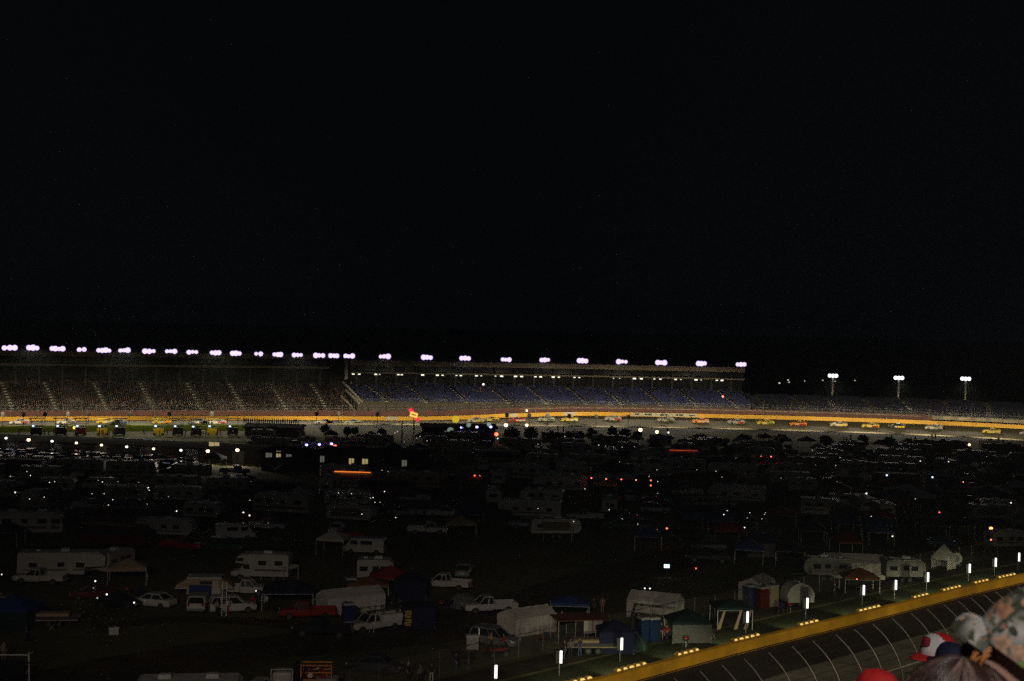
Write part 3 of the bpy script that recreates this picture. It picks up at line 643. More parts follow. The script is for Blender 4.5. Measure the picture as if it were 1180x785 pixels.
def hauler(name='race_hauler', paint='rv_white'):
    k = Kit(name); b = k.part('trailer_body', M[paint]); b.rbox((-1.5, 0, 2.55), (14., 2.55, 3.0), .12); 
    k.part('roof', M['rv_roof']).box((-1.5, 0, 4.075), (13.6, 2.4, .04)); k.part('skirt', M['dark_steel']).box((-1.5, 0, .8), (11, 2.3, .5))
    wheels(k, (-6.3, -5.1), 1.25, .5, .3)
    c = k.part('cab', M['paint_black']); c.rbox((7.0, 0, 1.9), (2.6, 2.3, 2.6), .3); c.rbox((8.9, 0, 1.2), (1.8, 2.0, 1.3), .25); k.part('windscreen', M['glass']).box((8.31, 0, 2.5), (.04, 1.9, .8))
    wheels(k, (6.2, 9.2), 1.2, .5, .3); return k
def canopy(name='canopy_tent', cloth='canvas_blue', w=3.0, d=3.0, h=2.1, peak=1.0, walls=0):
    k = Kit(name); t = k.part('canopy_top', M[cloth]); x, y = w / 2, d / 2
    t.add([(-x, -y, h), (x, -y, h), (x, y, h), (-x, y, h), (0, 0, h + peak), (-x, -y, h - .25), (x, -y, h - .25), (x, y, h - .25), (-x, y, h - .25), (-x * .5, -y, h + .06), (x * .5, -y, h + .06)],
          [(0, 1, 4), (1, 2, 4), (2, 3, 4), (3, 0, 4), (0, 5, 6, 1), (1, 6, 7, 2), (2, 7, 8, 3), (3, 8, 5, 0)])
    for sx in (-1, 1):
        for sy in (-1, 1): k.part('leg', M['white_metal']).bar((sx * (x - .04), sy * (y - .04), 0), (sx * (x - .04), sy * (y - .04), h), .05)
    fr = k.part('frame', M['white_metal'])
    for s in (-1, 1): fr.bar((-x, s * (y - .05), h - .3), (x, s * (y - .05), h - .3), .03); fr.bar((s * (x - .05), -y, h - .3), (s * (x - .05), y, h - .3), .03)
    if walls:
        wl_ = k.part('side_wall', M[cloth if walls == 1 else walls]); n = 10
        for side in (0, 1, 2):
            a = [(-x, -y), (x, -y), (x, y), (-x, y)]; p, q = a[side], a[side + 1]
            top = [(p[0] + (q[0] - p[0]) * i / n, p[1] + (q[1] - p[1]) * i / n) for i in range(n + 1)]
            for i in range(n):
                (x0, y0), (x1, y1) = top[i], top[i + 1]; e = .04 * (-1) ** i
                wl_.quad((x0, y0, h - .22), (x1, y1, h - .22), (x1 + e, y1 + e, .05), (x0 - e, y0 - e, .05))
    return k
def carport(name='carport_tent', cloth='canvas_white', L=5., W=3., h=1.9, peak=.85, walls=True, open_side=False):
    k = Kit(name); t = k.part('roof_sheet', M[cloth]); n = 8; vs = []
    for i in range(n + 1):
        x = -L / 2 + L * i / n; sag = .05 if i % 2 else 0
        vs += [(x, -W / 2 - .04, h - .28), (x, -W / 2 - .04, h), (x, 0, h + peak - sag), (x, W / 2 + .04, h), (x, W / 2 + .04, h - .28)]
    t.add(vs, [(i * 5 + j, i * 5 + j + 1, i * 5 + j + 6, i * 5 + j + 5) for i in range(n) for j in range(4)])
    f = k.part('frame', M['white_metal'])
    for i in range(0, n + 1, 2):
        x = -L / 2 + L * i / n
        for s in (-1, 1): f.bar((x, s * W / 2, 0), (x, s * W / 2, h), .05); f.bar((x, s * W / 2, h - .01), (x, 0, h + peak - .06), .05)
    f.bar((-L / 2, 0, h + peak - .07), (L / 2, 0, h + peak - .07), .05)
    if walls:
        g = k.part('end_wall', M[cloth]); g.add([(-L / 2, -W / 2, .03), (-L / 2, W / 2, .03), (-L / 2, W / 2, h), (-L / 2, 0, h + peak - .02), (-L / 2, -W / 2, h)], [(0, 1, 2, 3, 4)])
        g2 = k.part('end_wall', M[cloth]); g2.add([(L / 2, -W / 2, .03), (L / 2, W / 2, .03), (L / 2, W / 2, h), (L / 2, 0, h + peak - .02), (L / 2, -W / 2, h)], [(0, 1, 2, 3, 4)])
        for s in (-1, 1):
            sw = k.part('side_wall', M[cloth])
            for i in range(n * 2):
                x = -L / 2 + L * i / n / 2; x1 = x + L / n / 2; e = .05 if i % 2 else 0
                sw.quad((x, s * (W / 2 + .01), h - .1), (x1, s * (W / 2 + .01), h - .1), (x1, s * (W / 2 + .06 - e), .03), (x, s * (W / 2 + .01 + e), .03))
    elif open_side:
        g = k.part('end_wall', M[cloth]); g.add([(L / 2, -W / 2, h - .9), (L / 2, W / 2, h - .2), (L / 2, W / 2, h), (L / 2, 0, h + peak - .3), (L / 2, -W / 2, h)], [(0, 1, 2, 3, 4)])
        g.quad((-L / 2, W / 2, .05), (L / 2, W / 2, .05), (L / 2, W / 2, h - .2), (-L / 2, W / 2, h - .2)); c2 = k.part('curtain', M[cloth])
        c2.add([(-L / 2, -W / 2, h), (-L / 2 + .9, -W / 2, h), (-L / 2 + .35, -W / 2 - .05, .1), (-L / 2, -W / 2 - .05, .1)], [(0, 1, 2, 3)])
    return k
def dome(name='dome_tent', cloth='canvas_grey', r=1.5, h=1.35):
    k = Kit(name); t = k.part('tent_fabric', M[cloth]); vs = []; fs = []; nu, nv = 16, 6
    for i in range(nv + 1):
        a = math.pi / 2 * i / nv
        for j in range(nu):
            p = 2 * math.pi * j / nu; q = (1 + .12 * math.cos(4 * p)) * math.cos(a) ** .8
            vs.append((r * q * math.cos(p), r * q * math.sin(p), h * math.sin(a)))
    for i in range(nv):
        for j in range(nu): fs.append((i * nu + j, i * nu + (j + 1) % nu, (i + 1) * nu + (j + 1) % nu, (i + 1) * nu + j))
    t.add(vs, fs, 0, True)
    for o in (0, 1):
        pts = []
        for q in range(-8, 9):
            a = math.pi / 2 * (1 - abs(q) / 8); s = 1 if q > 0 else -1; rr = r * 1.13 * math.cos(a) ** .8
            d = (.7071, .7071 if o else -.7071); pts.append((d[0] * rr * s, d[1] * rr * s, h * math.sin(a) + .02))
        k.part('tent_pole', M['plastic_grey']).tube(pts, .018, 5)
    k.part('door_flap', M['black']).add([(-.4, -r * .99, .05), (.4, -r * .99, .05), (0, -r * .62, h * .74)], [(0, 1, 2)]); return k
def porta(name='portable_toilet', paint='paint_blue'):
    k = Kit(name); b = k.part('cabin', M[paint]); b.rbox((0, 0, 1.08), (1.1, 1.1, 2.0), .06, 0, .02); b.box((0, 0, .05), (1.2, 1.2, .1))
    for x in (-.45, -.15, .15, .45): b.box((x, -.56, 1.1), (.05, .05, 1.9))
    k.part('roof', M['rv_white']).rbox((0, 0, 2.18), (1.16, 1.16, .22), .15, 0, .14); k.part('door', M[paint]).rbox((.56, 0, 1.05), (.04, .8, 1.8), .04, 0, .01); k.part('vent_pipe', M['black']).tube([(.35, .4, 2.2), (.35, .4, 2.55)], .05, 8); return k
def ladder(L=3.2):
    k = Kit('ladder'); m = k.part('rails', M['white_metal'])
    for s in (-.22, .22): m.bar((0, s, 0), (L * .3, s, L * .95), .06, .04)
    r = k.part('rungs', M['white_metal'])
    for i in range(1, 10): t = i / 10; r.bar((L * .3 * t, -.22, L * .95 * t), (L * .3 * t, .22, L * .95 * t), .03)
    return k
def cooler(name='cooler', m='rv_white', s=1.):
    k = Kit(name); k.part('box', M[m]).rbox((0, 0, .24 * s), (.75 * s, .42 * s, .46 * s), .05, 0, .02); k.part('lid', M['white_metal']).rbox((0, 0, .51 * s), (.79 * s, .46 * s, .08 * s), .05, 0, .03)
    for sx in (-1, 1): k.part('handle', M['plastic_grey']).rbox((sx * .4 * s, 0, .36 * s), (.05, .2, .04), .015)
    return k
def stock_car(name='stock_car', paint='paint_white', second='paint_red', num=True):
    k = Kit(name); b = k.part('body', M[paint])
    lower_body(b, [(-2.5, .8, .3, .84), (-2.42, .95, .2, .95), (-1.4, 1.0, .15, .98), (0, 1.0, .14, .9), (1.0, 1.0, .14, .88), (2.0, .98, .12, .74), (2.42, .9, .1, .6), (2.52, .75, .12, .5)])
    cabin(k, -1.7, -.9, .05, .85, .93, 1.3, .82, .6, paint)
    wheels(k, (-1.4, 1.42), 1.0, .34, .28)
    k.part('spoiler', M[second]).box((-2.46, 0, 1.05), (.05, 1.6, .2)); k.part('hood_panel', M[second]).add([(.95, -.7, .912), (2.35, -.62, .69), (2.35, .62, .69), (.95, .7, .912)], [(0, 1, 2, 3)])
    for s in (-1, 1):
        k.part('side_panel', M[second]).box((-1.3 + .0, s * 1.004, .52), (1.9, .012, .42)); 
        if num: k.part('number_panel', M['rv_white']).box((.15, s * 1.006, .56), (.75, .012, .44))
    k.part('roof_panel', M['rv_white']).box((-.42, 0, 1.358), (.7, .8, .012)); return k
def pole_lamp(h=2.6, bulb='warm_lamp', r=.12, name='camp_lamp'):
    k = Kit(name); k.part('pole', M['dark_steel']).tube([(0, 0, 0), (0, 0, h - r)], .03, 6); k.part('foot', M['dark_steel']).cyl((0, 0, .03), .22, .06, 10)
    k.part('bulb', M[bulb]).sphere((0, 0, h), r, 8, 6); k.part('cap', M['dark_steel']).cyl((0, 0, h + r * 1.05), r * .8, r * .4, 8); return k
PROTO = {}
def put(key, maker, x, y, rz, label=None, cat=None, group=None, color=None, whole=False, z=0.):
    kk = (key, whole)
    if kk not in PROTO:
        k = maker(); o = k.whole() if whole else k.tree(); PROTO[kk] = o; first = True
    else: o = copy_tree(PROTO[kk]); first = False
    o.location = (x, y, z); o.rotation_euler = (0, 0, rz)
    if first and color: PROTO[kk] = o
    if label: o['label'] = label
    elif 'label' in o and not first: del o['label']
    if cat: o['category'] = cat
    if group: o['group'] = group
    elif not first and 'group' in o: del o['group']
    if color: recolor(o, M[color])
    return o

# ------------------------------------------------------------------ people
for n, c in dict(skin=(.46, .27, .2), skin_dark=(.2, .1, .07), cloth_red=(.42, .02, .02), cloth_white=(.62, .6, .56), cloth_dark=(.03, .03, .04), cloth_denim=(.08, .12, .24), cloth_grey=(.2, .2, .2), cloth_yellow=(.5, .32, .06), cloth_navy=(.02, .03, .1), cloth_tan=(.4, .28, .18), hair_brown=(.06, .035, .02), shoe=(.05, .05, .05)).items(): mat(n, c, .75, var=.1, scale=8)
def skin_body(J, E, root, sub=1):
    names = list(J); me = bpy.data.meshes.new('body'); me.from_pydata([J[n][0] for n in names], [(names.index(a), names.index(b)) for a, b in E], [])
    o = bpy.data.objects.new('body', me); COL.objects.link(o); md = o.modifiers.new('s', 'SKIN'); sv = me.skin_vertices[0].data
    for i, n in enumerate(names): r_ = J[n][1]; sv[i].radius = r_ if isinstance(r_, tuple) else (r_, r_)
    for i in range(len(names)): sv[i].use_root = (names[i] == root)
    s2 = o.modifiers.new('d', 'SUBSURF'); s2.levels = sub; s2.render_levels = sub
    dg = bpy.context.evaluated_depsgraph_get(); out = bpy.data.meshes.new_from_object(o.evaluated_get(dg))
    bpy.data.objects.remove(o); return out
def person_mesh(pose='stand'):
    J = dict(pelvis=((0, 0, .95), (.15, .11)), waist=((0, 0, 1.1), (.14, .1)), chest=((.01, 0, 1.3), (.17, .12)), neck=((0, 0, 1.47), .055), head=((.02, 0, 1.58), (.078, .092)), crown=((.005, 0, 1.70), (.07, .08)), nose=((.115, 0, 1.595), .016))
    E = [('pelvis', 'waist'), ('waist', 'chest'), ('chest', 'neck'), ('neck', 'head'), ('head', 'crown'), ('head', 'nose')]
    for s, n in ((1, 'l'), (-1, 'r')):
        if pose == 'stand': el, wr, ha = (-.03, .25, 1.14), (.08, .24, .91), (.12, .235, .82)
        elif pose == 'lean': el, wr, ha = (.12, .25, 1.16), (.36, .16, 1.12), (.44, .13, 1.13)
        else: el, wr, ha = (.05, .27, 1.2), (.22, .2, 1.38) if s > 0 else (.1, .26, .95), (.28, .17, 1.44) if s > 0 else (.14, .25, .86)
        for q, p, r_ in (('sh', (0, .19, 1.41), .06), ('el', el, .046), ('wr', wr, .033), ('ha', ha, .038)): J[n + q] = ((p[0], s * p[1], p[2]), r_)
        st = .06 * s if pose == 'stand' else 0.
        for q, p, r_ in (('hi', (0, .1, .86), .09), ('kn', (.03 + st, .11, .49), .062), ('an', (-.01 + st, .11, .09), .043), ('to', (.15 + st, .13, .045), .04)): J[n + q] = ((p[0], s * p[1], p[2]), r_)
        E += [('chest', n + 'sh'), (n + 'sh', n + 'el'), (n + 'el', n + 'wr'), (n + 'wr', n + 'ha'), ('pelvis', n + 'hi'), (n + 'hi', n + 'kn'), (n + 'kn', n + 'an'), (n + 'an', n + 'to')]
    me = skin_body(J, E, 'pelvis')
    for m in ('skin', 'cloth_grey', 'cloth_denim', 'shoe'): me.materials.append(M[m])
    mi = []
    for p in me.polygons:
        c = p.center
        if c.z > 1.49: k = 0
        elif abs(c.y) > .2 and c.z < 1.18 and c.z > .6 or (c.x > .2 and c.z > .8): k = 0
        elif c.z > .96: k = 1
        elif c.z > .08: k = 2
        else: k = 3
        mi.append(k)
    me.polygons.foreach_set('material_index', mi); me.polygons.foreach_set('use_smooth', [True] * len(mi)); return me
PM = {}
def person(x, y, rz, label, pose='stand', shirt='cloth_grey', legs='cloth_denim', cap=None, z=0., group=None):
    if pose not in PM: PM[pose] = person_mesh(pose)
    o = bpy.data.objects.new('person', PM[pose]); COL.objects.link(o); o.location = (x, y, z); o.rotation_euler.z = rz
    tag(o, label, 'person', group)
    for i, m in ((1, shirt), (2, legs)): o.material_slots[i].link = 'OBJECT'; o.material_slots[i].material = M[m]
    if ('hair', cap) not in PM:
        hb = MB(); hb.sphere((.0, 0, 1.665), (.108, .098, .115), 12, 6, half=True)
        if cap: hb.add([(.09, -.07, 1.67), (.2, -.05, 1.66), (.2, .05, 1.66), (.09, .07, 1.67), (.09, -.07, 1.69), (.2, -.05, 1.675), (.2, .05, 1.675), (.09, .07, 1.69)], [(3, 2, 1, 0), (4, 5, 6, 7), (0, 1, 5, 4), (1, 2, 6, 5), (2, 3, 7, 6)])
        PM[('hair', cap)] = hb.mesh('cap' if cap else 'hair', [M[cap or 'hair_brown']])
    h = bpy.data.objects.new('cap' if cap else 'hair', PM[('hair', cap)]); COL.objects.link(h); h.parent = o
    return o
# ------------------------------------------------------------------ the camp: things that can be told apart, placed where they stand
def at(px, py): p = G(px, py); return p.x, p.y
def named(key, maker, px, py, deg, label, cat, phrase=None, color=None, r=3.2, group=None, rec=True):
    x, y = at(px, py); o = put(key, maker, x, y, R(deg), label, cat, group, color)
    if r: occupy(x, y, r)
    if phrase: landmark(o, phrase)
    return o
P_ = lambda paint, **kw: (lambda: pickup('pickup_truck', paint, **kw))
named('tw', lambda: trailer('fifth_wheel_trailer', 9.4, fifth=True), 72, 667, 9, 'large white fifth-wheel trailer behind a white pickup', 'camper', 'large fifth-wheel trailer', r=4.6)
named('pk', P_('paint_white'), 46, 673, 180, 'white crew-cab pickup parked along the large fifth-wheel trailer', 'pickup truck', color='paint_white', r=2.8)
named('tt', lambda: trailer('travel_trailer', 5.6), 130, 661, 75, 'short upright white camper end-on behind the tan canopy', 'camper', r=2.6)
named('cv_tan', lambda: canopy('canopy_tent', 'canvas_tan', 4.2, 3.2, 1.9, .9), 147, 672, 12, 'wide tan canopy with a low roof beside an upright white camper', 'canopy', 'tan canopy', r=2.6)
named('sd', lambda: sedan('sedan', 'paint_white'), 106, 690, 200, 'dark red car parked in front of the tan canopy', 'car', color='paint_maroon', r=2.4)
named('sd', None, 137, 700, -12, 'black sedan with lit lamps beside the white sedan', 'car', color='paint_black', r=2.2)
named('sd', None, 177, 699, 160, 'white sedan seen from the rear corner, dark plate and tail lamps', 'car', 'white sedan', color='paint_white', r=2.2)
named('su', lambda: suv('suv', 'paint_white'), 229, 703, 95, 'white SUV seen from behind beside the leaning ladder', 'car', color='paint_white', r=1.8)
named('su', None, 268, 706, 17, 'white SUV side-on behind the leaning ladder', 'car', 'white SUV by the ladder', color='paint_white', r=2.4)
def popup(name='popup_camper'):
    k = Kit(name); k.part('body', M['rv_white']).rbox((0, 0, .8), (3.6, 2.1, .7), .1); t = k.part('canvas_wall', M['canvas_tan'])
    t.add([(-1.8, -1, 1.15), (1.8, -1, 1.15), (1.8, 1, 1.15), (-1.8, 1, 1.15), (-1.7, -1, 2.1), (1.7, -1, 2.1), (1.7, 1, 2.1), (-1.7, 1, 2.1)], [(0, 1, 5, 4), (1, 2, 6, 5), (2, 3, 7, 6), (3, 0, 4, 7)])
    k.part('roof', M['rv_white']).rbox((0, 0, 2.2), (3.7, 2.2, .22), .12)
    for s in (-1, 1):
        k.part('bunk', M['rv_white']).box((s * 2.4, 0, 1.12), (1.2, 2.0, .14)); b = k.part('bunk_canvas', M['canvas_tan'])
        b.prism([(s * 1.72, 1.2), (s * 2.98, 1.2), (s * 2.85, 1.45), (s * 1.72, 2.08)], -.98, .98)
    k.part('window', M['black']).box((.2, -1.012, 1.7), (1.3, .02, .35)); wheels(k, (0,), 1.0, .33); k.part('door', M['rv_white']).box((1.2, -1.02, 1.25), (.6, .03, 1.4)); return k
named('pop', popup, 236, 688, 6, 'pop-up camper with pale canvas bunks and a blue cloth hung on its side', 'camper', 'pop-up camper', r=3.2)
x, y = at(233, 690); mb = MB(); n = 12
for i in range(n): e = .06 * (-1) ** i; mb.quad((-1.1 + 2.2 * i / n, e, .1), (-1.1 + 2.2 * (i + 1) / n, -e, .1), (-1.1 + 2.2 * (i + 1) / n, 0, 1.7), (-1.1 + 2.2 * i / n, 0, 1.7))
o = mb.build('hanging_cloth', M['canvas_blue']); o.location = (x, y - 1.35, 0); o.rotation_euler.z = R(6); tag(o, 'blue cloth hung along the side of the pop-up camper', 'cloth')
named('pk', None, 280, 686, 5, 'white pickup parked just behind the ladder and white SUVs', 'pickup truck', color='paint_white', r=2.6)
named('cc', lambda: class_c('camper_van', 6.6), 301, 668, 178, 'white cab-over motorhome with dark side window behind the blue canopy', 'motorhome', 'cab-over motorhome', r=3.2)
named('fly', lambda: canopy('awning_tent', 'canvas_white', 3.4, 2.6, 1.7, .3), 322, 668, -30, 'pale sagging awning tent propped beside the cab-over motorhome', 'tent', r=1.8)
named('cv_navy', lambda: canopy('canopy_tent', 'canvas_navy', 5.2, 3.6, 2.0, 1.0), 332, 700, 6, 'broad dark blue canopy behind the red pickup', 'canopy', 'broad dark blue canopy', r=2.4)
named('pk', None, 354, 713, 188, 'red pickup parked in front of the broad dark blue canopy', 'pickup truck', 'red pickup', color='paint_red', r=2.6)
named('pk', None, 372, 733, 176, 'black pickup with a lit tail lamp in front of the long white carport tent', 'pickup truck', 'black pickup', color='paint_black', r=2.6)
named('cp1', lambda: carport('carport_tent', 'canvas_white', 6.4, 2.9, 1.75, .7), 404, 704, 32, 'long white carport tent behind the white utility truck', 'tent', 'long white carport tent', r=3.2)
named('pt', lambda: porta('portable_toilet', 'paint_blue'), 401, 721, 200, 'blue portable toilet with white roof between the carport tent and utility truck', 'portable toilet', color='paint_blue', r=.9)
named('pt', None, 404, 690, 200, 'blue portable toilet behind the long white carport tent', 'portable toilet', color='paint_blue', r=.9)
def utility(name='utility_truck'):
    k = pickup(name, 'paint_white', True); bx = k.part('tool_box', M['paint_white'])
    for s in (-1, 1): bx.rbox((-1.5, s * .78, 1.3), (2.4, .42, .8), .05)
    for s in (-1, 1):
        for q in range(3): k.part('tool_box_door', M['white_metal']).rbox((-2.25 + q * .75, s * 1.0, 1.28), (.66, .02, .62), .03, 0, .01)
    r = k.part('ladder_rack', M['dark_steel'])
    for s in (-.8, .8): r.bar((-2.7, s, 2.15), (1.2, s, 2.15), .06); [r.bar((q, s, 1.6 if q < 0 else 1.7), (q, s, 2.15), .06) for q in (-2.5, -.5, 1.0)]
    for q in (-2.4, -1, .4): r.bar((q, -.8, 2.15), (q, .8, 2.15), .05)
    k.part('grille', M['black']).box((2.85, 0, .82), (.03, 1.3, .26)); return k
named('ut', utility, 431, 727, 214, 'white utility truck with tool boxes, roof rack and a ladder leaning on its side', 'utility truck', 'white utility truck', r=2.9)
o = named('ld', lambda: ladder(3.4), 428, 729, 70, 'aluminium ladder leaning on the side of the white utility truck', 'ladder', r=0)
o = named('ld', None, 258, 710, 100, 'aluminium ladder leaning against the white SUV, people around its foot', 'ladder', r=0)
def yellow_tent(name='banner_tent'):
    k = canopy(name, 'canvas_navy', 3.2, 3.0, 2.1, .5, walls=1); y_ = mat('letter_yellow', (.6, .42, .04), .7); m = k.part('yellow_letter', y_)
    for (z0) in (1.35, .55):
        for (a, b) in (((-1.3, z0 + .45), (-.75, z0 + .45)), ((-.78, z0 + .45), (-.78, z0 + .2)), ((-1.3, z0 + .2), (-.75, z0 + .2)), ((-1.28, z0 + .2), (-1.28, z0 - .05)), ((-1.3, z0 - .05), (-.75, z0 - .05))): m.bar((a[0], -1.58, a[1]), (b[0], -1.58, b[1]), .05, .17)
    return k
named('yt', yellow_tent, 481, 722, 8, 'navy blue walled tent with two big yellow characters on its front', 'tent', 'navy tent with yellow characters', r=2.2)
def shelf(name='gear_rack'):
    k = Kit(name); f = k.part('rack_frame', M['steel'])
    for sx in (-.5, .5):
        for sy in (-.25, .25): f.bar((sx, sy, 0), (sx, sy, 1.9), .05)
    for z in (.3, .85, 1.4, 1.88): k.part('shelf', M['white_metal']).box((0, 0, z), (1.05, .55, .04))
    for z in (.32, .87, 1.42):
        for x in (-.3, 0, .28): k.part('bin', M['rv_white']).rbox((x + rnd.uniform(-.04, .04), 0, z + .16), (.24, .4, .28), .04)
    return k
named('gr', shelf, 465, 722, 8, 'white shelf rack of gear beside the navy tent with yellow characters', 'rack', r=.7)
named('cv_red', lambda: canopy('canopy_tent', 'canvas_red', 4.6, 3.2, 2.0, 1.0), 450, 683, 0, 'bright red canopy with a lit lamp beneath', 'canopy', 'red canopy', r=2.6)
named('cv_or', lambda: canopy('canopy_tent', 'canvas_orange', 4.4, 2.8, 1.8, .6), 424, 690, 4, 'dull orange canopy behind the portable toilets', 'canopy', r=2.2)
named('bx', lambda: trailer('cargo_trailer', 4.2, stripe=False), 433, 671, 4, 'small white box trailer between the orange and red canopies', 'trailer', r=2.2)
named('cv_navy3', lambda: canopy('canopy_tent', 'canvas_navy', 3.6, 3.0, 2.0, .8, walls=1), 474, 688, -4, 'dark navy walled canopy at the side of the red canopy', 'canopy', r=2.0)
named('pk', None, 514, 679, 166, 'white pickup in the open beyond the grey dome tent', 'pickup truck', 'lone white pickup', color='paint_white', r=2.8)
named('dm', dome, 534, 699, 0, 'grey dome tent beside a white pickup', 'tent', 'grey dome tent', r=1.8)
named('pk', None, 564, 706, 197, 'white pickup facing the grey dome tent', 'pickup truck', color='paint_white', r=2.6)
named('sd', None, 535, 663, 85, 'car seen from behind with a lit plate under a small pale canopy', 'car', color='paint_silver', r=2.2)
named('cp2', lambda: carport('carport_tent', 'canvas_white', 4.9, 3.0, 1.75, .72), 607, 728, 37, 'closed white carport tent, the palest of the camp, with seamed roof', 'tent', 'closed white carport tent', r=3.0)
named('su_rack', lambda: suv('suv', 'paint_silver', True), 570, 745, -25, 'silver SUV with roof rack at the end of the closed white carport tent', 'car', 'silver SUV with roof rack', color='paint_silver', r=2.4)
named('sd', None, 431, 774, 160, 'dark silver sedan parked alone by the chain-link fence', 'car', 'dark silver sedan', color='paint_grey', r=2.4)
def atv(name='quad_bike'):
    k = Kit(name); k.part('body', M['paint_black']).rbox((0, 0, .7), (1.5, .5, .3), .12); k.part('seat', M['black']).rbox((-.15, 0, .92), (.7, .34, .16), .07); k.part('fender', M['paint_black']).rbox((.6, 0, .8), (.6, 1.0, .1), .05); k.part('fender', M['paint_black']).rbox((-.65, 0, .8), (.6, 1.0, .1), .05)
    h = k.part('handlebar', M['dark_steel']); h.bar((.4, 0, .8), (.25, 0, 1.15), .06); h.bar((.25, -.38, 1.15), (.25, .38, 1.15), .04); k.part('rack', M['dark_steel']).box((.75, 0, .92), (.5, .8, .04)); wheels(k, (-.6, .62), .58, .3, .24); k.part('headlight', M['headlamp_glass']).box((.86, 0, .72), (.04, .3, .12)); return k
named('atv', atv, 533, 764, 170, 'black quad bike standing on the grass near the silver SUV', 'quad bike', 'black quad bike', r=1.2)
named('atv2', lambda: atv('ride_on_mower'), 573, 757, 20, 'small red ride-on machine beside the person in a red shirt', 'mower', color='paint_red', r=.8)
named('cl', cooler, 544, 748, 10, 'large white cooler chest standing near the silver SUV', 'cooler', r=.5)
PROTO[('cl', False)].scale = (1.5, 1.6, 2.4)
named('cl3', lambda: cooler('cooler', 'rv_white', 1.2), 131, 731, 20, 'small white cooler left alone on the open grass', 'cooler', r=.5)
named('cv_rb', lambda: canopy('canopy_tent', 'canvas_blue', 3.8, 3.2, 2.1, .5), 656, 716, 0, 'blue tarp canopy beyond the closed white carport tent', 'canopy', r=2)
def flatc(name='flat_canopy'):
    k = Kit(name); k.part('roof_sheet', M['canvas_orange']).box((0, 0, 2.2), (5.2, 3.0, .06))
    for sx in (-2.5, 0, 2.5):
        for sy in (-1.4, 1.4): k.part('leg', M['white_metal']).bar((sx, sy, 0), (sx, sy, 2.17), .06)
    return k
named('flat', flatc, 668, 738, 14, 'flat brown tarp shelter with its edge catching the light', 'canopy', 'flat brown tarp shelter', r=2.6)
def panel_board(name='notice_board'):
    k = Kit(name)
    for s in (-.5, .5): k.part('board', M['rv_white']).rbox((s, 0, 1.55), (.8, .06, 1.3), .03, 0, .01); k.part('post', M['steel']).bar((s, .06, 0), (s, .06, 2.2), .06)
    k.part('centre_strip', M['canvas_tan']).box((0, -.02, 1.55), (.16, .05, 1.2)); return k
named('nb', panel_board, 683, 741, 6, 'pair of white board panels under the edge of the flat brown shelter', 'board', r=.6)
named('cp3', lambda: carport('carport_tent', 'canvas_white', 5.2, 2.9, 1.9, .8, walls=False, open_side=True), 755, 712, -22, 'white gabled canopy with open front and gathered side curtain', 'tent', 'open white gabled canopy', r=3.0)
named('pt', None, 742, 738, 205, 'blue portable toilet with pale roof in front of the open gabled canopy', 'portable toilet', color='paint_blue', r=.9)
named('pt', None, 752, 738, 205, 'blue portable toilet standing beside another below the open gabled canopy', 'portable toilet', color='paint_blue', r=.9)
named('cv_dk', lambda: canopy('canopy_tent', 'canvas_green', 3.8, 3.4, 2.0, 1.0, walls='canvas_grey'), 792, 737, 8, 'dark peaked tent with grey walls right of the blue portable toilets', 'tent', 'dark peaked tent', r=2.2)
named('dm2', lambda: dome('dome_tent', 'canvas_green', 1.4, 1.5), 727, 748, 0, 'teal dome tent beside the blue portable toilets', 'tent', r=1.4)
named('cv_nv', lambda: canopy('canopy_tent', 'canvas_navy', 3.2, 3.0, 2.0, .9, walls=1), 708, 750, 4, 'navy walled tent behind the fence between white boards and teal dome', 'tent', r=1.8)
def frame_tent(name='frame_tent'):
    k = canopy(name, 'canvas_green', 3.6, 3.2, 2.2, .6); w_ = k.part('draped_sheet', M['canvas_tan'])
    for (a, b) in ((-1.6, -.9), (.1, .75), (1.1, 1.7)): w_.quad((a - .25, -1.7, .1), (a + .1, -1.72, .1), (b, -1.58, 2.1), (b - .2, -1.58, 2.1))
    return k
named('ft', frame_tent, 842, 722, 6, 'dark frame tent with pale sheets draped from its front corners', 'tent', 'frame tent with draped sheets', r=2.1)
named('cp4', lambda: carport('carport_tent', 'canvas_white', 4.2, 2.8, 1.9, .6), 872, 689, 62, 'pale gabled tent between the blue and red portable toilets', 'tent', r=2.0)
named('pt', None, 864, 698, 210, 'blue portable toilet behind the fence left of a red one', 'portable toilet', color='paint_blue', r=.9)
named('pt', None, 878, 700, 210, 'dark red portable toilet behind the fence', 'portable toilet', 'red portable toilet', color='paint_maroon', r=.9)
named('pt', None, 889, 698, 210, 'brown portable toilet next to the dark red one', 'portable toilet', color='paint_tan', r=.9)
def arch(name='teardrop_camper'):
    k = Kit(name); n = 12; prof = [(-1.5, .45), (1.5, .45)] + [(1.5 * math.cos(R(a)), 1.1 + 1.35 * math.sin(R(a))) for a in range(0, 181, 15)]
    k.part('body', M['rv_white']).prism(prof, -1.1, 1.1); k.part('door', M['plastic_grey']).rbox((.3, -1.12, 1.35), (.9, .03, 1.6), .1, 0, .01)
    k.part('trim', M['white_metal']).tube([(1.52 * math.cos(R(a)), -1.1, 1.1 + 1.37 * math.sin(R(a))) for a in range(0, 181, 15)], .05, 6); wheels(k, (0,), 1.08, .33); return k
named('ar', arch, 918, 697, 12, 'round-topped pale camper with a tall door beside the inner fence', 'camper', 'round-topped camper', r=1.9)
named('cp5', lambda: carport('carport_tent', 'canvas_white', 6.8, 3.6, 1.9, .9), 984, 664, -6, 'wide dim white tent roof behind the fence with a small camper at its left', 'tent', 'wide dim white tent', r=3.4)
mat('rv_shaded', (.22, .21, .19), .5, var=.15, scale=.7)  # darker copy of the white shell, shade put into the colour
dimA = named('tt', None, 952, 668, 175, 'small white camper at the left of the wide dim white tent', 'camper', r=2.8)
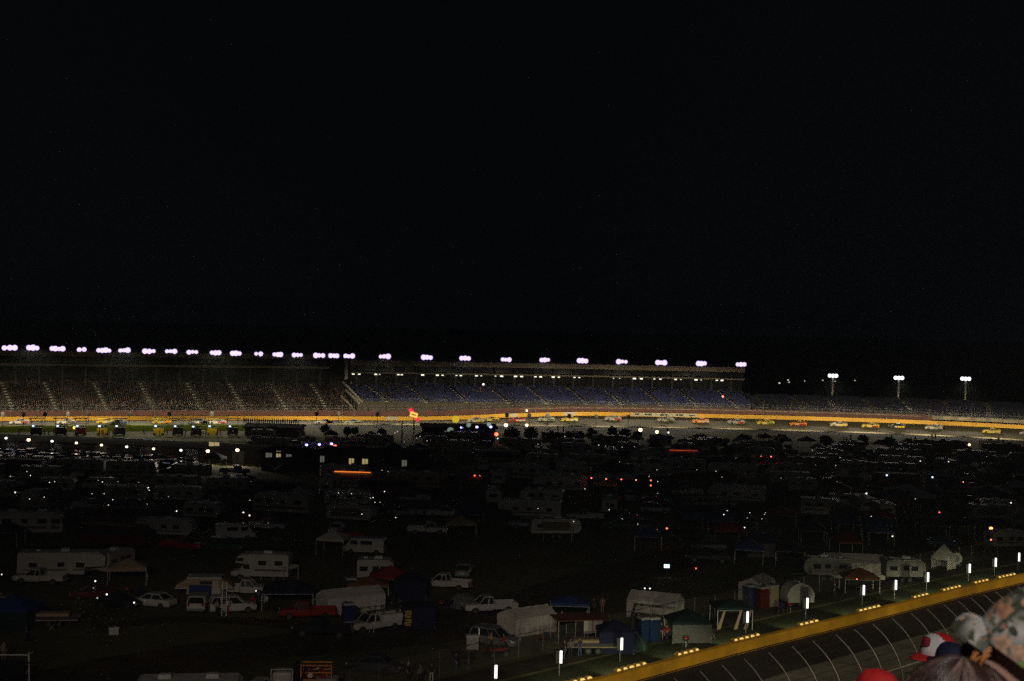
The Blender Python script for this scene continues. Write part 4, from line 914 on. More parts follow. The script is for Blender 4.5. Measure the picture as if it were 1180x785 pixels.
named('cv_or2', lambda: canopy('canopy_tent', 'canvas_orange', 4.0, 3.0, 1.8, .9), 990, 681, 0, 'low orange-brown canopy in front of the wide dim white tent', 'canopy', 'orange-brown canopy', r=2.0)
recolor(dimA, M['rv_shaded'], 'rv_white')
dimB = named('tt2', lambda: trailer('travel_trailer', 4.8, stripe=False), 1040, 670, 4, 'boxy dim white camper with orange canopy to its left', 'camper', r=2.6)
recolor(dimB, M['rv_shaded'], 'rv_white')
named('bell', lambda: canopy('bell_tent', 'canvas_white', 2.2, 2.2, 1.5, 1.6, walls=1), 1087, 655, 45, 'small pointed pale tent standing alone near the inner fence', 'tent', 'small pointed pale tent', r=1.4)
def tirestack(name='water_tank'):
    k = Kit(name); k.part('tank', M['rv_white']).cyl((0, 0, 1.0), .75, 1.1, 16, 0, 'Y'); k.part('stand', M['dark_steel']).box((0, 0, .15), (1.3, .9, .3)); k.part('hub_ring', M['plastic_grey']).cyl((0, -.57, 1.0), .4, .04, 14, 0, 'Y'); return k
named('tk', tirestack, 1101, 652, -10, 'round pale tank with a grey centre beside the small pointed tent', 'tank', r=1.1)
named('tt', None, 1160, 634, 10, 'dim camper with red lamps at the far right beyond the inner fence', 'camper', r=3)
named('cv_dk', None, 872, 640, 10, 'dark peaked tent deep in the camp above the frame tent', 'tent', r=2)
# left edge
named('cv_bt', lambda: canopy('canopy_tent', 'canvas_blue', 4.6, 3.8, 2.0, 1.1, walls='canvas_green'), 14, 722, -6, 'blue-topped canopy with dark teal walls at the left edge of the camp', 'canopy', 'blue-topped canopy with teal walls', r=2.8)
def flatbed(name='flatbed_trailer'):
    k = Kit(name); k.part('deck', M['wood_warm']).box((0, 0, .7), (4.6, 1.9, .12)); k.part('rail', M['dark_steel']).box((0, -.95, .9), (4.6, .06, .3)); k.part('rail', M['dark_steel']).box((0, .95, .9), (4.6, .06, .3))
    k.part('tarp', M['canvas_tan']).rbox((-.2, 0, 1.05), (3.2, 1.5, .5), .2); wheels(k, (-.4, .5), 1.0, .34); k.part('tow_bar', M['dark_steel']).bar((2.3, 0, .6), (3.5, 0, .5), .1); return k
named('fb', flatbed, 63, 721, 8, 'brown flatbed trailer with a tan load beside the blue and teal canopy', 'trailer', 'brown flatbed trailer', r=2.6)
named('fb', None, 681, 752, 5, 'low flat trailer under a pale tarp before the pair of white board panels', 'trailer', r=1.9)
named('sd', None, 2, 703, 190, 'pale car cut by the left edge behind the blue-topped canopy', 'car', color='paint_tan', r=2.3)
def awframe(name='pipe_frame'):
    k = Kit(name); f = k.part('pipe', M['white_metal'])
    for a, b in (((-1.6, 0, 2.2), (1.4, 0, 2.2)), ((1.4, 0, 2.2), (1.4, 0, 0)), ((1.4, 0, 2.4), (1.9, -1.6, 0)), ((-1.6, 0, 2.2), (-1.6, 0, 0)), ((1.4, 0, 2.2), (1.5, 1.0, 2.2))): f.bar(a, b, .08)
    k.part('glazed_panel', M['glass']).box((-.2, .1, 1.0), (2.6, .05, 1.5)); k.part('foot_block', M['rv_white']).rbox((1.95, -1.65, .25), (.4, .4, .5), .05); return k
named('pf', awframe, 12, 786, 5, 'pale pipe frame with dark glossy panels at the lower left corner', 'frame', r=1.6)
# things at the lower frame edge
def camper_roof(px, py, z, deg, key, maker, label, cat, phrase=None):
    p = G(px, py, z); o = put(key, maker, p.x, p.y, R(deg), label, cat); occupy(p.x, p.y, 4); 
    if phrase: landmark(o, phrase)
    return o
camper_roof(222, 784, 3.0, 8, 'mh_low', lambda: motorhome('motorhome', 8.0), 'motorhome of which only the pale roof and lit roof unit rise at the bottom edge', 'motorhome')
def bucket(name='lift_truck'):
    k = Kit(name); c = k.part('cab', M['rv_white']); c.rbox((2.4, 0, 1.5), (1.8, 2.0, 1.9), .25); k.part('windscreen', M['glass']).box((3.31, 0, 1.9), (.03, 1.7, .7)); k.part('chassis', M['dark_steel']).box((0, 0, .7), (6.6, 1.6, .3))
    k.part('white_box', M['rv_white']).rbox((-.9, -.1, 2.0), (1.5, 1.6, 2.0), .2); a = k.part('boom', M['dark_steel']); a.bar((.3, 0, 1.0), (.0, .2, 3.5), .28); a.bar((.35, .3, 1.0), (.25, .3, 3.4), .14)
    cg = k.part('orange_rail', mat('rail_orange', (.75, .26, .03), .5)); cl_ = k.part('tool_load', M['paint_red'])
    for q in range(9): cl_.rbox((rnd.uniform(.7, 2.6), rnd.uniform(-.4, .4), 2.45 + rnd.uniform(0, .5)), (rnd.uniform(.15, .5), rnd.uniform(.15, .4), rnd.uniform(.15, .5)), .04, 0, .02, rnd.uniform(0, 3))
    c3 = k.part('white_load', M['rv_white'])
    for q in range(6): c3.rbox((rnd.uniform(.7, 2.6), rnd.uniform(-.4, .4), 2.5 + rnd.uniform(0, .7)), (rnd.uniform(.12, .3), rnd.uniform(.12, .3), rnd.uniform(.12, .4)), .04, 0, .02, rnd.uniform(0, 3))
    hs_ = k.part('hose', M['black'])
    for q in range(4): a = rnd.uniform(.6, 1.6); hs_.tube([(a - .6, -.6, 1.2), (a - .5, -.66, 2.4), (a - .2, -.6, 3.4), (a + .2, -.3, 3.2)], .05, 6)
    for z in (2.35, 2.9, 3.45):
        for s in (-.55, .55): cg.bar((.5, s, z), (2.8, s, z), .09)
        for x in (.5, 2.8): cg.bar((x, -.55, z), (x, .55, z), .09)
    for x in (.5, 2.8):
        for s in (-.55, .55): cg.bar((x, s, 2.3), (x, s, 3.5), .09)
    fr = k.part('steel_frame', M['rv_white'])
    for x in (-1.7, -.1): fr.bar((x, -1.0, 1), (x, -1.0, 3.25), .09)
    fr.bar((-1.7, -1.0, 3.25), (-.1, -1.0, 3.25), .09); k.part('platform', M['steel']).box((1.65, 0, 2.28), (2.3, 1.1, .08)); wheels(k, (-2.2, 2.3), 1.0, .45, .3)
    k.part('work_lamp', M['headlamp_glass']).cyl((1.2, -.62, 2.7), .2, .15, 12, 0, 'Y'); k.part('work_lamp', M['headlamp_glass']).cyl((-1.2, -.95, 2.3), .22, .15, 12, 0, 'Y'); return k
camper_roof(340, 770, 3.1, 4, 'lift', bucket, 'white lift truck with an orange railed platform at the bottom edge', 'lift truck', 'lift truck with orange rails')
camper_roof(303, 787, 1.5, 170, 'pk', None, 'pale pickup at the bottom edge left of the orange-railed lift truck', 'pickup truck')
# people of the camp
ppl = [(222, 701, 'stand', 'cloth_tan', 'cloth_tan', None, 'person in light clothes standing behind the rear of a white SUV'), (291, 705, 'stand', 'cloth_red', 'cloth_denim', None, 'person in a dark red shirt standing right of the white SUV'), (307, 704, 'lean', 'cloth_white', 'cloth_dark', None, 'person in a white shirt in front of the broad dark blue canopy'),
       (250, 711, 'lean', 'cloth_tan', 'cloth_dark', None, 'person bending at the foot of the leaning ladder, bare arms'), (262, 709, 'raise', 'cloth_white', 'cloth_red', None, 'person with a raised arm beside the leaning ladder'), (4, 762, 'stand', 'cloth_tan', 'cloth_grey', None, 'person in a tan top standing above the pale pipe frame'), (33, 788, 'stand', 'cloth_navy', 'cloth_navy', None, 'person in dark blue standing beside the pale pipe frame'),
       (548, 742, 'stand', 'cloth_yellow', 'cloth_dark', 'cloth_white', 'person in a mustard top and white cap behind the big cooler'), (580, 752, 'lean', 'cloth_red', 'cloth_denim', None, 'person in a bright red shirt and jeans leaning by the red machine'), (566, 750, 'lean', 'cloth_yellow', 'cloth_dark', None, 'person crouching in yellowish clothes by the wheel of the silver SUV'),
       (470, 788, 'stand', 'cloth_dark', 'cloth_dark', 'cloth_white', 'person in black with a white cap at the chain-link fence'), (484, 789, 'stand', 'cloth_grey', 'cloth_dark', None, 'person in grey between two others at the chain-link fence'), (497, 788, 'stand', 'cloth_dark', 'cloth_white', None, 'person with pale trousers and dark jacket at the chain-link fence'), (525, 776, 'stand', 'cloth_dark', 'cloth_denim', None, 'person in jeans standing at the fence in front of the quad bike'),
       (694, 707, 'stand', 'cloth_tan', 'cloth_tan', None, 'person in reddish-brown clothes standing on the far side of the flat brown shelter'), (684, 709, 'stand', 'cloth_dark', 'cloth_dark', None, 'person in black beside the one in reddish-brown'), (650, 760, 'stand', 'cloth_dark', 'cloth_denim', None, 'person in dark jacket behind the fence near the low trailer'), (657, 758, 'lean', 'cloth_grey', 'cloth_dark', None, 'person in grey behind the fence near the low trailer'), (668, 757, 'stand', 'cloth_navy', 'cloth_denim', None, 'person in navy behind the fence near the low trailer'), (647, 724, 'stand', 'cloth_red', 'cloth_dark', None, 'person in red near the blue tarp canopy'), (762, 738, 'stand', 'cloth_dark', 'cloth_tan', None, 'person standing at the side of the two blue portable toilets'), (768, 741, 'lean', 'cloth_red', 'cloth_dark', None, 'person in red near the two blue portable toilets'), (815, 735, 'stand', 'cloth_red', 'cloth_dark', None, 'person in red beside the dark peaked tent'), (962, 690, 'stand', 'cloth_dark', 'cloth_dark', None, 'person in dark clothes near the orange-brown canopy')]
for (px, py, pose, sh, lg, cap, lab) in ppl:
    x, y = at(px, py); person(x, y, R(rnd.uniform(-180, 180)), lab, pose, sh, lg, cap)

# ------------------------------------------------------------------ buildings of the infield
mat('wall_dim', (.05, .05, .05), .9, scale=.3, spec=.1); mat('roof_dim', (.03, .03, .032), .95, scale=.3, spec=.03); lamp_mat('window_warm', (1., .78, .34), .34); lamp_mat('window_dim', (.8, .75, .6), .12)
def building(pxa, pxb, ya, yb, depth, h, name, label, windows=(), cat='building', phrase='low building', eave=.5, roofm='roof_dim'):
    a, b = D(pxa, 500, ya), D(pxb, 500, yb); a.z = b.z = 0; c = (a + b) / 2; d = b - a; L = d.length; rz = math.atan2(d.y, d.x)
    n = Vector((-math.sin(rz), math.cos(rz), 0)); c2 = c + n * depth / 2; root = thing(name, label, cat, c2, rz)
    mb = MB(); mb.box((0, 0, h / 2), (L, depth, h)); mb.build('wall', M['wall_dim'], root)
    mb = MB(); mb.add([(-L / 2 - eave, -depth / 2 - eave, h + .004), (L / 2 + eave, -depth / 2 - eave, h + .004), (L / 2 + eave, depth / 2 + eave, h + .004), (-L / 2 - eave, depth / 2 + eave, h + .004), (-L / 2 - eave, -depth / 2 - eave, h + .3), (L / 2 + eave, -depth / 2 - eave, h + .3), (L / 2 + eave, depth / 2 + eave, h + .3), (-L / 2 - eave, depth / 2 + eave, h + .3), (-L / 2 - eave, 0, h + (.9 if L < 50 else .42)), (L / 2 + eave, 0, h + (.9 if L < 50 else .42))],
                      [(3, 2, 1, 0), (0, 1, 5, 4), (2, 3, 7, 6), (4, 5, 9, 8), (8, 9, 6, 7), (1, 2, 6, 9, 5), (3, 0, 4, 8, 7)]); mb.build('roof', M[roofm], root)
    inv = Matrix.Rotation(-rz, 4, 'Z')
    for (px, py, w_, hh, m) in windows:
        # on the front wall, at the height it shows
        t0 = Vector((px, py)); best = None
        for q in range(400):
            s = -L / 2 + L * q / 399; wp = c + Vector((math.cos(rz), math.sin(rz), 0)) * s
            e = abs(proj((wp.x, wp.y, 2))[0] - px)
            if best is None or e < best[0]: best = (e, s, wp)
        z = D(px, py, best[2].y).z
        fm = MB(); fm.box((best[1], -depth / 2 - .03, z), (w_ + .16, .06, hh + .16)); f = fm.build('window', M['dark_steel'], root)
        pm = MB(); pm.box((best[1] - w_ / 4 - .03, -depth / 2 - .07, z), (w_ / 2 - .05, .03, hh)); pm.box((best[1] + w_ / 4 + .03, -depth / 2 - .07, z + .05), (w_ / 2 - .05, .03, hh - .1)); pm.build('pane', M[m], f)
    k = int(L // 9)
    for q in range(k):
        x = -L / 2 + (q + .5) * L / k; dm = MB(); dm.box((x, -depth / 2 - .02, 1.25), (2.6, .05, 2.5)); dm.build('garage_door', M['plastic_grey'], root)
    occ = int(max(L, depth) / 6)
    for q in range(occ + 1):
        p = a + d * q / max(1, occ) + n * depth / 2; occupy(p.x, p.y, depth / 2 + 2)
    landmark(c + n * 0, phrase); return root
building(-60, 302, 293, 279, 11, 2.6, 'garage_building', 'long low garage building with a row of lamps along its front', [(247, 512, 2.2, .8, 'window_warm')], phrase='low garage building')
building(302, 350, 268, 264, 9, 3.6, 'office_building', 'small office building with one bright and two dim windows', [(310, 524, 1.4, 1.1, 'window_dim'), (321, 523.5, 1.0, 1.2, 'window_warm'), (333, 524, 1.2, .9, 'window_dim')], phrase='small office building')
building(372, 480, 262, 258, 9, 4.4, 'care_building', 'low dark building with three warm lit windows', [(405, 532, .95, 1.2, 'window_warm'), (420.5, 532, 1.1, 1.0, 'window_warm'), (466, 534, .9, 1.2, 'window_dim'), (362, 529, .8, 1.2, 'window_dim')], phrase='warm lit windows')
building(282, 344, 346, 346, 10, 1.9, 'viewing_building', 'dark flat building with people on its roof before the far track', phrase='flat viewing building')
building(488, 571, 340, 342, 10, 3.3, 'score_building', 'dark building with three bluish lamps and two round signs', phrase='round green signs')
# wall lamps in front of the garage and bluish lamps
def bulb_on_wall(px, py, y, m, lab, r=.34, g=None, spot=0, col=(1, .9, .8), h0=0.):
    p = D(px, py, y); root = thing('street_lamp', lab, 'lamp', (p.x, p.y, 0), 0, g)
    mb = MB(); mb.tube([(0, .15, 0), (0, .15, p.z + .15), (0, 0, p.z + r * 1.3)], .06, 6); mb.build('pole', M['dark_steel'], root)
    mb = MB(); mb.sphere((0, 0, p.z), (r, r, r * .8), 10, 6); mb.build('bulb', M[m], root)
    mb = MB(); mb.cyl((0, 0, p.z + r * .95), r * .9, r * .35, 10, 0, 'Z', r * .4); mb.build('shade', M['dark_steel'], root)
    if spot and int(px) % 2 == 1: light('SPOT', (p.x, p.y - .5, p.z - .1), spot * 2, col, (p.x, p.y - 7, 0), R(150), .8, .3)
lamp_mat('blue_lamp', (.5, .45, 1.4), 4.5); lamp_mat('orange_lamp', (1., .35, .08), 5.); lamp_mat('green_lamp', (.6, 1., .8), 2.); lamp_mat('dim_lamp', (1., .85, .75), 1.6); lamp_mat('led_orange', (1., .22, .03), 1.1); lamp_mat('led_red', (1., .08, .03), .4); lamp_mat('screen_blue', (.55, .75, 1.), 2.)
for k, (px, py, w_) in enumerate(((7, 505, 0), (33, 507, 1), (60, 508.5, 0), (88, 510.5, 1), (117, 513, 1), (146, 515, 0), (177, 517.3, 1), (208.5, 519, 0), (239.5, 520, 1), (273.5, 518.8, 1))):
    yy = 290 - 14 * px / 302
    bulb_on_wall(px, py, yy - 1.0, 'warm_lamp' if w_ else 'white_lamp', f'bright lamp before the low garage building, {ordw(k + 1)} from the left', (.38 if k in (1, 8, 9) else .28), 'lamps along the low garage building', 420, (1, .86, .7) if w_ else (1, .96, .92))
for k, (px, py) in enumerate(((353.3, 512.8), (368, 512.3), (382, 511.5))): bulb_on_wall(px, py, 296, 'blue_lamp', f'bluish lamp near the low dark building, {ordw(k + 1)} of three from the left', .3, 'bluish lamps by the low dark building')
bulb_on_wall(386, 514.5, 295, 'red_lamp', 'bright red lamp beside the third bluish lamp', .42)
for k, (px, py) in enumerate(((532, 492.7), (549.5, 492.2), (565.5, 492))): bulb_on_wall(px, py, 336, 'blue_lamp', f'violet-blue lamp before the dark building with round signs, {ordw(k + 1)} from the left', .36, 'violet lamps by the dark building with round signs')
def round_sign(px, py, y, r, c, s, lab):
    p = D(px, py, y); root = thing('round_sign', lab, 'sign', (p.x, p.y, 0)); mb = MB(); mb.tube([(0, .2, 0), (0, .2, p.z)], .08, 6); mb.build('pole', M['dark_steel'], root)
    mb = MB(); mb.cyl((0, 0, p.z), r, .2, 18, 0, 'Y'); mb.build('sign_face', lamp_mat('sign_' + lab.split()[0] + str(int(px)), c, s), root)
round_sign(519, 496.2, 333, .78, (.62, .85, .72), .24, 'pale green round sign, the largest, below the dark building'); round_sign(540, 489.8, 335, .55, (.6, .85, .7), .28, 'small pale green round sign above the violet lamps'); round_sign(563.5, 489.3, 335, .5, (.7, .9, .8), .35, 'small whitish round sign above the third violet lamp'); round_sign(525, 483.2, 345, .9, (1., .72, .03), .62, 'yellow round sign against the yellow wall')
p = D(477, 478, 342); root = thing('pole_sign', 'lit red and yellow sign on a tall dark pole before the far wall', 'sign', (p.x, p.y, 0)); landmark(root, 'red and yellow pole sign')
mb = MB(); mb.tube([(0, .3, 0), (0, .3, p.z)], .14, 8); mb.build('pole', M['dark_steel'], root)
mb = MB(); a = Vector((-1.1, 0, p.z + 1.5)); b = Vector((1.2, 0, p.z - 1.5)); mb.bar(a, b, .25, .95); mb.build('red_bar', lamp_mat('sign_red', (1., .03, .08), 1.), root)
mb = MB(); mb.rbox((0, 0, 0), (1.9, .4, 1.15), .1); o = mb.build('yellow_panel', lamp_mat('sign_yellow', (1., .62, .10), 1.15), root); o.location = (-.02, -.12, p.z); o.rotation_euler.y = R(14)
mb = MB(); mb.bar((-.6, -.33, p.z + .14), (.6, -.33, p.z - .16), .02, .22); mb.build('sign_mark', M['tail_red'], root)
p = D(463.5, 487, 330); root = thing('flag_pole', 'slim pale pole left of the red and yellow pole sign', 'pole', (p.x, p.y, 0)); mb = MB(); mb.tube([(0, 0, 0), (0, 0, p.z)], [.2, .12], 8); mb.build('pole', M['white_metal'], root); mb = MB(); mb.sphere((0, 0, p.z + .1), .16, 8, 6); mb.build('finial', M['white_metal'], root)
# pit boxes and pit crew silhouettes on the left
def pit_box(name='pit_box', paint='paint_black'):
    k = Kit(name); k.part('cabinet', M[paint]).rbox((0, 0, 1.0), (2.6, 1.3, 1.5), .08); k.part('seat_deck', M['dark_steel']).box((0, 0, 1.85), (2.7, 1.4, .1)); r = k.part('roof', M['canvas_grey'] if paint == 'paint_black' else M[paint]); r.rbox((0, 0, 4.1), (3.6, 2.0, .14), .1)
    f = k.part('frame', M['steel'])
    for sx in (-1.25, 1.25):
        for sy in (-.6, .6): f.bar((sx, sy, 1.9), (sx, sy, 4.05), .07)
    f.bar((-1.25, -.6, 2.8), (1.25, -.6, 2.8), .05)
    for x in (-.7, .1, .8): k.part('monitor', M['screen_blue'] if x < 0 else M['dark_steel']).rbox((x, -.62, 2.25), (.5, .06, .34), .03, 0, .01)
    wheels(k, (-1, 1), .7, .28); return k
for k, (px, py, paint, lab) in enumerate(((42, 499, 'paint_black', 'dark pit box with roof and small monitors, leftmost on the turf'), (70, 499, 'paint_black', 'dark pit box with roof, second from the left on the turf'), (93, 499, 'paint_red', 'pit box with red cabinet and orange lamp'), (118, 499, 'paint_yellow', 'yellow pit box left of the pit road middle with lit monitors'), (138, 499, 'paint_black', 'dark pit box between two yellow ones'), (183, 499, 'paint_yellow', 'bright yellow pit box with bluish monitors'), (205, 499, 'paint_black', 'dark pit box right of the bright yellow pit box'), (226, 499.5, 'paint_black', 'dark pit box next to the lone yellow pit box at the turf end'), (245, 499, 'paint_yellow', 'yellow pit box at the right end of the turf'), (268, 499, 'paint_black', 'dark pit box beside the viewing building'))):
    x, y = at(px, py + 2.5); put('pit_' + paint, lambda paint=paint: pit_box('pit_box', paint), x, y, R(rnd.uniform(2, 14)), lab, 'pit box', 'pit boxes along the turf')
    if paint == 'paint_yellow': light('POINT', (x, y - 2.2, 4.2), 260, (1, .85, .4), radius=.3)
    for q in range(3):
        person(x + rnd.uniform(-4, 4), y - rnd.uniform(1.5, 4), R(rnd.uniform(0, 360)), f'crew member standing near the {ordw(k + 1)} pit box from the left', rnd.choice(['stand', 'lean', 'raise']), rnd.choice(['cloth_dark', 'cloth_red', 'cloth_white', 'cloth_navy']), 'cloth_dark', group=f'crew by the {ordw(k + 1)} pit box')
for q in range(26):
    a = D(281 + q * 2.5, 488, 346 + rnd.uniform(.6, 4)); person(a.x, a.y, R(rnd.uniform(0, 360)), 'person in dark clothes watching from the flat roof of the viewing building', rnd.choice(['stand', 'lean', 'raise']), 'cloth_dark', 'cloth_dark', z=2.5, group='watchers on the viewing building')
bulb_on_wall(86, 493, 352, 'orange_lamp', 'orange lamp beside the pit box with red cabinet', .42)
# haulers behind the garage building
for k in range(11):
    px = 140 + k * 16; x, y = D(px, 505, 309 - k * 1.5).x, 309 - k * 1.5
    put('vn', lambda: van('van', 'paint_white'), x, y, R(4 + rnd.uniform(-2, 2)) if k % 2 else R(184), f'white van parked behind the garage building, {ordw(k + 1)} from the left', 'van', 'white vans behind the garage building'); occupy(x, y, 3)
# cars parked before the garage, their roofs catching its lamps
cars_lot = []
for row, dy in enumerate((5.5, 12.5, 19.5)):
    px0 = -40; k = 0
    while px0 < 235 - row * 18:
        y = 290 - 14 * px0 / 302 - dy; c = D(px0, 520, y); key = rnd.choice(['sd', 'su', 'pk', 'sd', 'su']); colr = rnd.choice(['paint_white', 'paint_silver', 'paint_silver', 'paint_black', 'paint_grey', 'paint_red', 'paint_blue', 'paint_white'])
        o = put(key, None, c.x + rnd.uniform(-.3, .3), c.y + rnd.uniform(-.4, .4), R((90 if rnd.random() < .5 else -90) + rnd.uniform(-4, 4)), None, {'sd': 'car', 'su': 'car', 'pk': 'pickup truck'}[key], f'cars parked in the {ordw(row + 1)} row before the garage', colr, whole=True) if (key, True) in PROTO else None
        if o is None:
            mk = {'sd': lambda: sedan('sedan', 'paint_white'), 'su': lambda: suv('suv', 'paint_white'), 'pk': P_('paint_white')}[key]
            o = put(key, mk, c.x, c.y, R(90), None, {'sd': 'car', 'su': 'car', 'pk': 'pickup truck'}[key], f'cars parked in the {ordw(row + 1)} row before the garage', colr, whole=True)
        k += 1; nm = {'sd': 'sedan', 'su': 'SUV', 'pk': 'pickup'}[key]
        o['label'] = f"{colr[6:]} {nm}, {ordw(k)} from the left in the {ordw(row + 1)} row before the garage lamps"
        px0 += 12.5 if row < 2 else 13.5
    # the row is taken
    for q in range(0, 27): c = D(-40 + q * 10, 520, 290 - 14 * (-40 + q * 10) / 302 - dy); occupy(c.x, c.y, 3)

# ------------------------------------------------------------------ race cars
rc = [(22, 486.2, 'white', 'red'), (76, 486.2, 'white', 'black'), (122, 486, 'yellow', 'white'), (136, 487, 'silver', 'blue'), (186, 486, 'yellow', 'orange'), (228, 486.5, 'silver', 'black'), (250, 487, 'white', 'red'), (373, 487.5, 'white', 'red'), (406, 487.8, 'white', 'black'), (548, 484.5, 'white', 'yellow'), (565, 483.5, 'yellow', 'black'), (596, 484, 'red', 'white'), (629, 483, 'white', 'green'), (656, 483.3, 'yellow', 'white'), (706, 482, 'white', 'red'), (767, 483.5, 'white', 'green'), (807, 485, 'orange', 'white'), (848, 486, 'white', 'red'), (882, 486.7, 'yellow', 'green'), (919.5, 488, 'orange', 'red'), (966, 489, 'tan', 'yellow'), (1003, 490.3, 'yellow', 'red'), (1033, 491, 'black', 'yellow'), (1076, 492.5, 'white', 'silver'), (1143, 497, 'yellow', 'tan'), (1186, 499, 'silver', 'red')]
mat('glow', (.5, .5, .5), .5)
for k, (px, py, a, b) in enumerate(rc):
    off = 9.5 if px > 460 else (7 if px < 300 else 8); i = idx_px(px, off, 1); 
    # find the lane in which the car shows at that row
    best = min(((abs(proj(far(i, o_ * .5, bank(i) * o_ * .5 / TW + .55))[1] - py), o_ * .5) for o_ in range(5, 29)), key=lambda q: q[0]); off = best[1] if px > 460 else min(best[1], 12.5)
    i = idx_px(px, off, 1); p = far(i, off, bank(i) * off / TW + .03)
    o = put(f'rc_{a}_{b}', lambda a=a, b=b: stock_car('stock_car', 'paint_' + a, 'paint_' + b), p.x, p.y, rot_at(i) + (math.pi if rnd.random() < 0 else 0), f'{a} and {b} stock car on the far track, {ordw(k + 1)} from the left', 'race car', 'stock cars racing on the far track', z=p.z)
    o.rotation_euler = (math.atan2(bank(i), TW), 0, rot_at(i) + math.pi)
    o.rotation_euler.x *= -1

# ------------------------------------------------------------------ lamps, strips and glints of the camp
def camp_light(px, py, m, lab=None, h=2.6, r=.14, grp=None, phrase=None):
    r = r * (.72 if py < 640 else .5) if py > 505 else r
    p = G(px, py, h); o = put(f'cl_{m}_{r}_{h}', lambda: pole_lamp(h, m, r), p.x, p.y, 0, lab, 'lamp', grp)
    if phrase: landmark(o, phrase)
    return o
for k, (px, py) in enumerate(((681.5, 551), (698.5, 552), (716, 552.5), (733, 553.2), (750, 553.7), (750, 559.5))):
    camp_light(px, py, 'red_lamp', f'red lamp on a thin pole, {ordw(k + 1)} from the left in the row of red lamps', 3.0, .16, 'row of red lamps', 'row of red lamps' if k == 2 else None)
for (px, py, m, r, lab, ph) in ((757, 611, 'red_lamp', .14, 'red lamp, left one of a close pair amid the camp', 'close pair of red lamps'), (768.5, 609, 'red_lamp', .16, 'red lamp, right one of a close pair amid the camp', None), (743, 678, 'dim_lamp', .17, 'pinkish lamp above the open gabled canopy, left of two', None), (749, 678.2, 'dim_lamp', .17, 'pinkish lamp above the open gabled canopy, right of two', None), (802, 655, 'red_lamp', .14, 'small red lamp beyond the open gabled canopy', None), (1142, 609, 'orange_lamp', .34, 'large orange lamp, the brightest at the right of the camp', 'large orange lamp'), (1155.5, 614.7, 'red_lamp', .15, 'red lamp just right of the large orange lamp', None), (1162.5, 614.5, 'red_lamp', .13, 'second red lamp right of the large orange lamp', None), (1142, 622, 'red_lamp', .15, 'red lamp straight below the large orange lamp', None), (960.5, 518, 'orange_lamp', .28, 'orange lamp near the silhouettes before the far track', 'orange far lamp'), (888.5, 526.3, 'red_lamp', .17, 'red lamp left of the orange lamp before the far track', None), (877, 525.8, 'red_lamp', .11, 'tiny red lamp left of another red lamp far back', None), (1022, 547.7, 'screen_blue', .24, 'bluish white lamp far back, left of two bluish lamps', 'left bluish lamp far back'), (1074.5, 550, 'screen_blue', .24, 'bluish white lamp far back, right of two bluish lamps', 'right bluish lamp far back'), (1060.5, 531.5, 'dim_lamp', .16, 'dim whitish lamp above the bluish lamps', None), (1093, 532, 'dim_lamp', .16, 'dim whitish lamp at the far right before the track', None), (998.5, 568.7, 'white_lamp', .16, 'white lamp alone amid the right of the camp', 'lone white lamp'), (1028.5, 618, 'dim_lamp', .14, 'small pinkish lamp near the wide dim white tent', None), (1110, 555.5, 'red_lamp', .13, 'faint red lamp below the right bluish lamp', None), (1082.5, 590.5, 'red_lamp', .12, 'faint red lamp left of the large orange lamp', None), (1165, 579.5, 'dim_lamp', .16, 'small white lamp above the large orange lamp', None), (987.5, 667.5, 'red_lamp', .13, 'pink-red lamp under the orange-brown canopy', None), (448, 661, 'orange_lamp', .16, 'orange lamp below the red canopy', None), (327, 641, 'red_lamp', .2, 'orange-red lamp strip pole beside the cab-over motorhome', None), (547, 548, 'red_lamp', .15, 'pinkish red lamp amid the centre of the camp', 'pinkish red lamp'), (553, 548.3, 'red_lamp', .09, 'tiny red lamp beside the pinkish red lamp', None), (17.5, 567.5, 'dim_lamp', .16, 'dim lamp at the far left of the camp', 'dim lamp at the far left'), (125, 582.5, 'white_lamp', .12, 'small white lamp in the left of the camp', 'small white lamp at left'), (203.5, 589, 'white_lamp', .1, 'tiny white lamp in the left middle of the camp', 'tiny white lamp at left'), (109.8, 669.7, 'white_lamp', .15, 'white lamp behind the dark red car', None), (123, 685, 'white_lamp', .16, 'white lamp beside the black sedan, upper of two', None), (154.5, 694.5, 'white_lamp', .14, 'white lamp between black and white sedans', None), (2, 662, 'dim_lamp', .14, 'dim lamp at the left edge beside the white pickup', None), (280.5, 590.6, 'white_lamp', .12, 'white lamp, upper of two, right of the tiny lamp', None), (287.5, 594, 'white_lamp', .13, 'white lamp, lower of two, right of the tiny lamp', None), (295, 681, 'white_lamp', .1, 'tiny lamp at the front of the white pickup', None)):
    camp_light(px, py, m, lab, 2.2 if py > 600 else 2.8, r, None, ph)
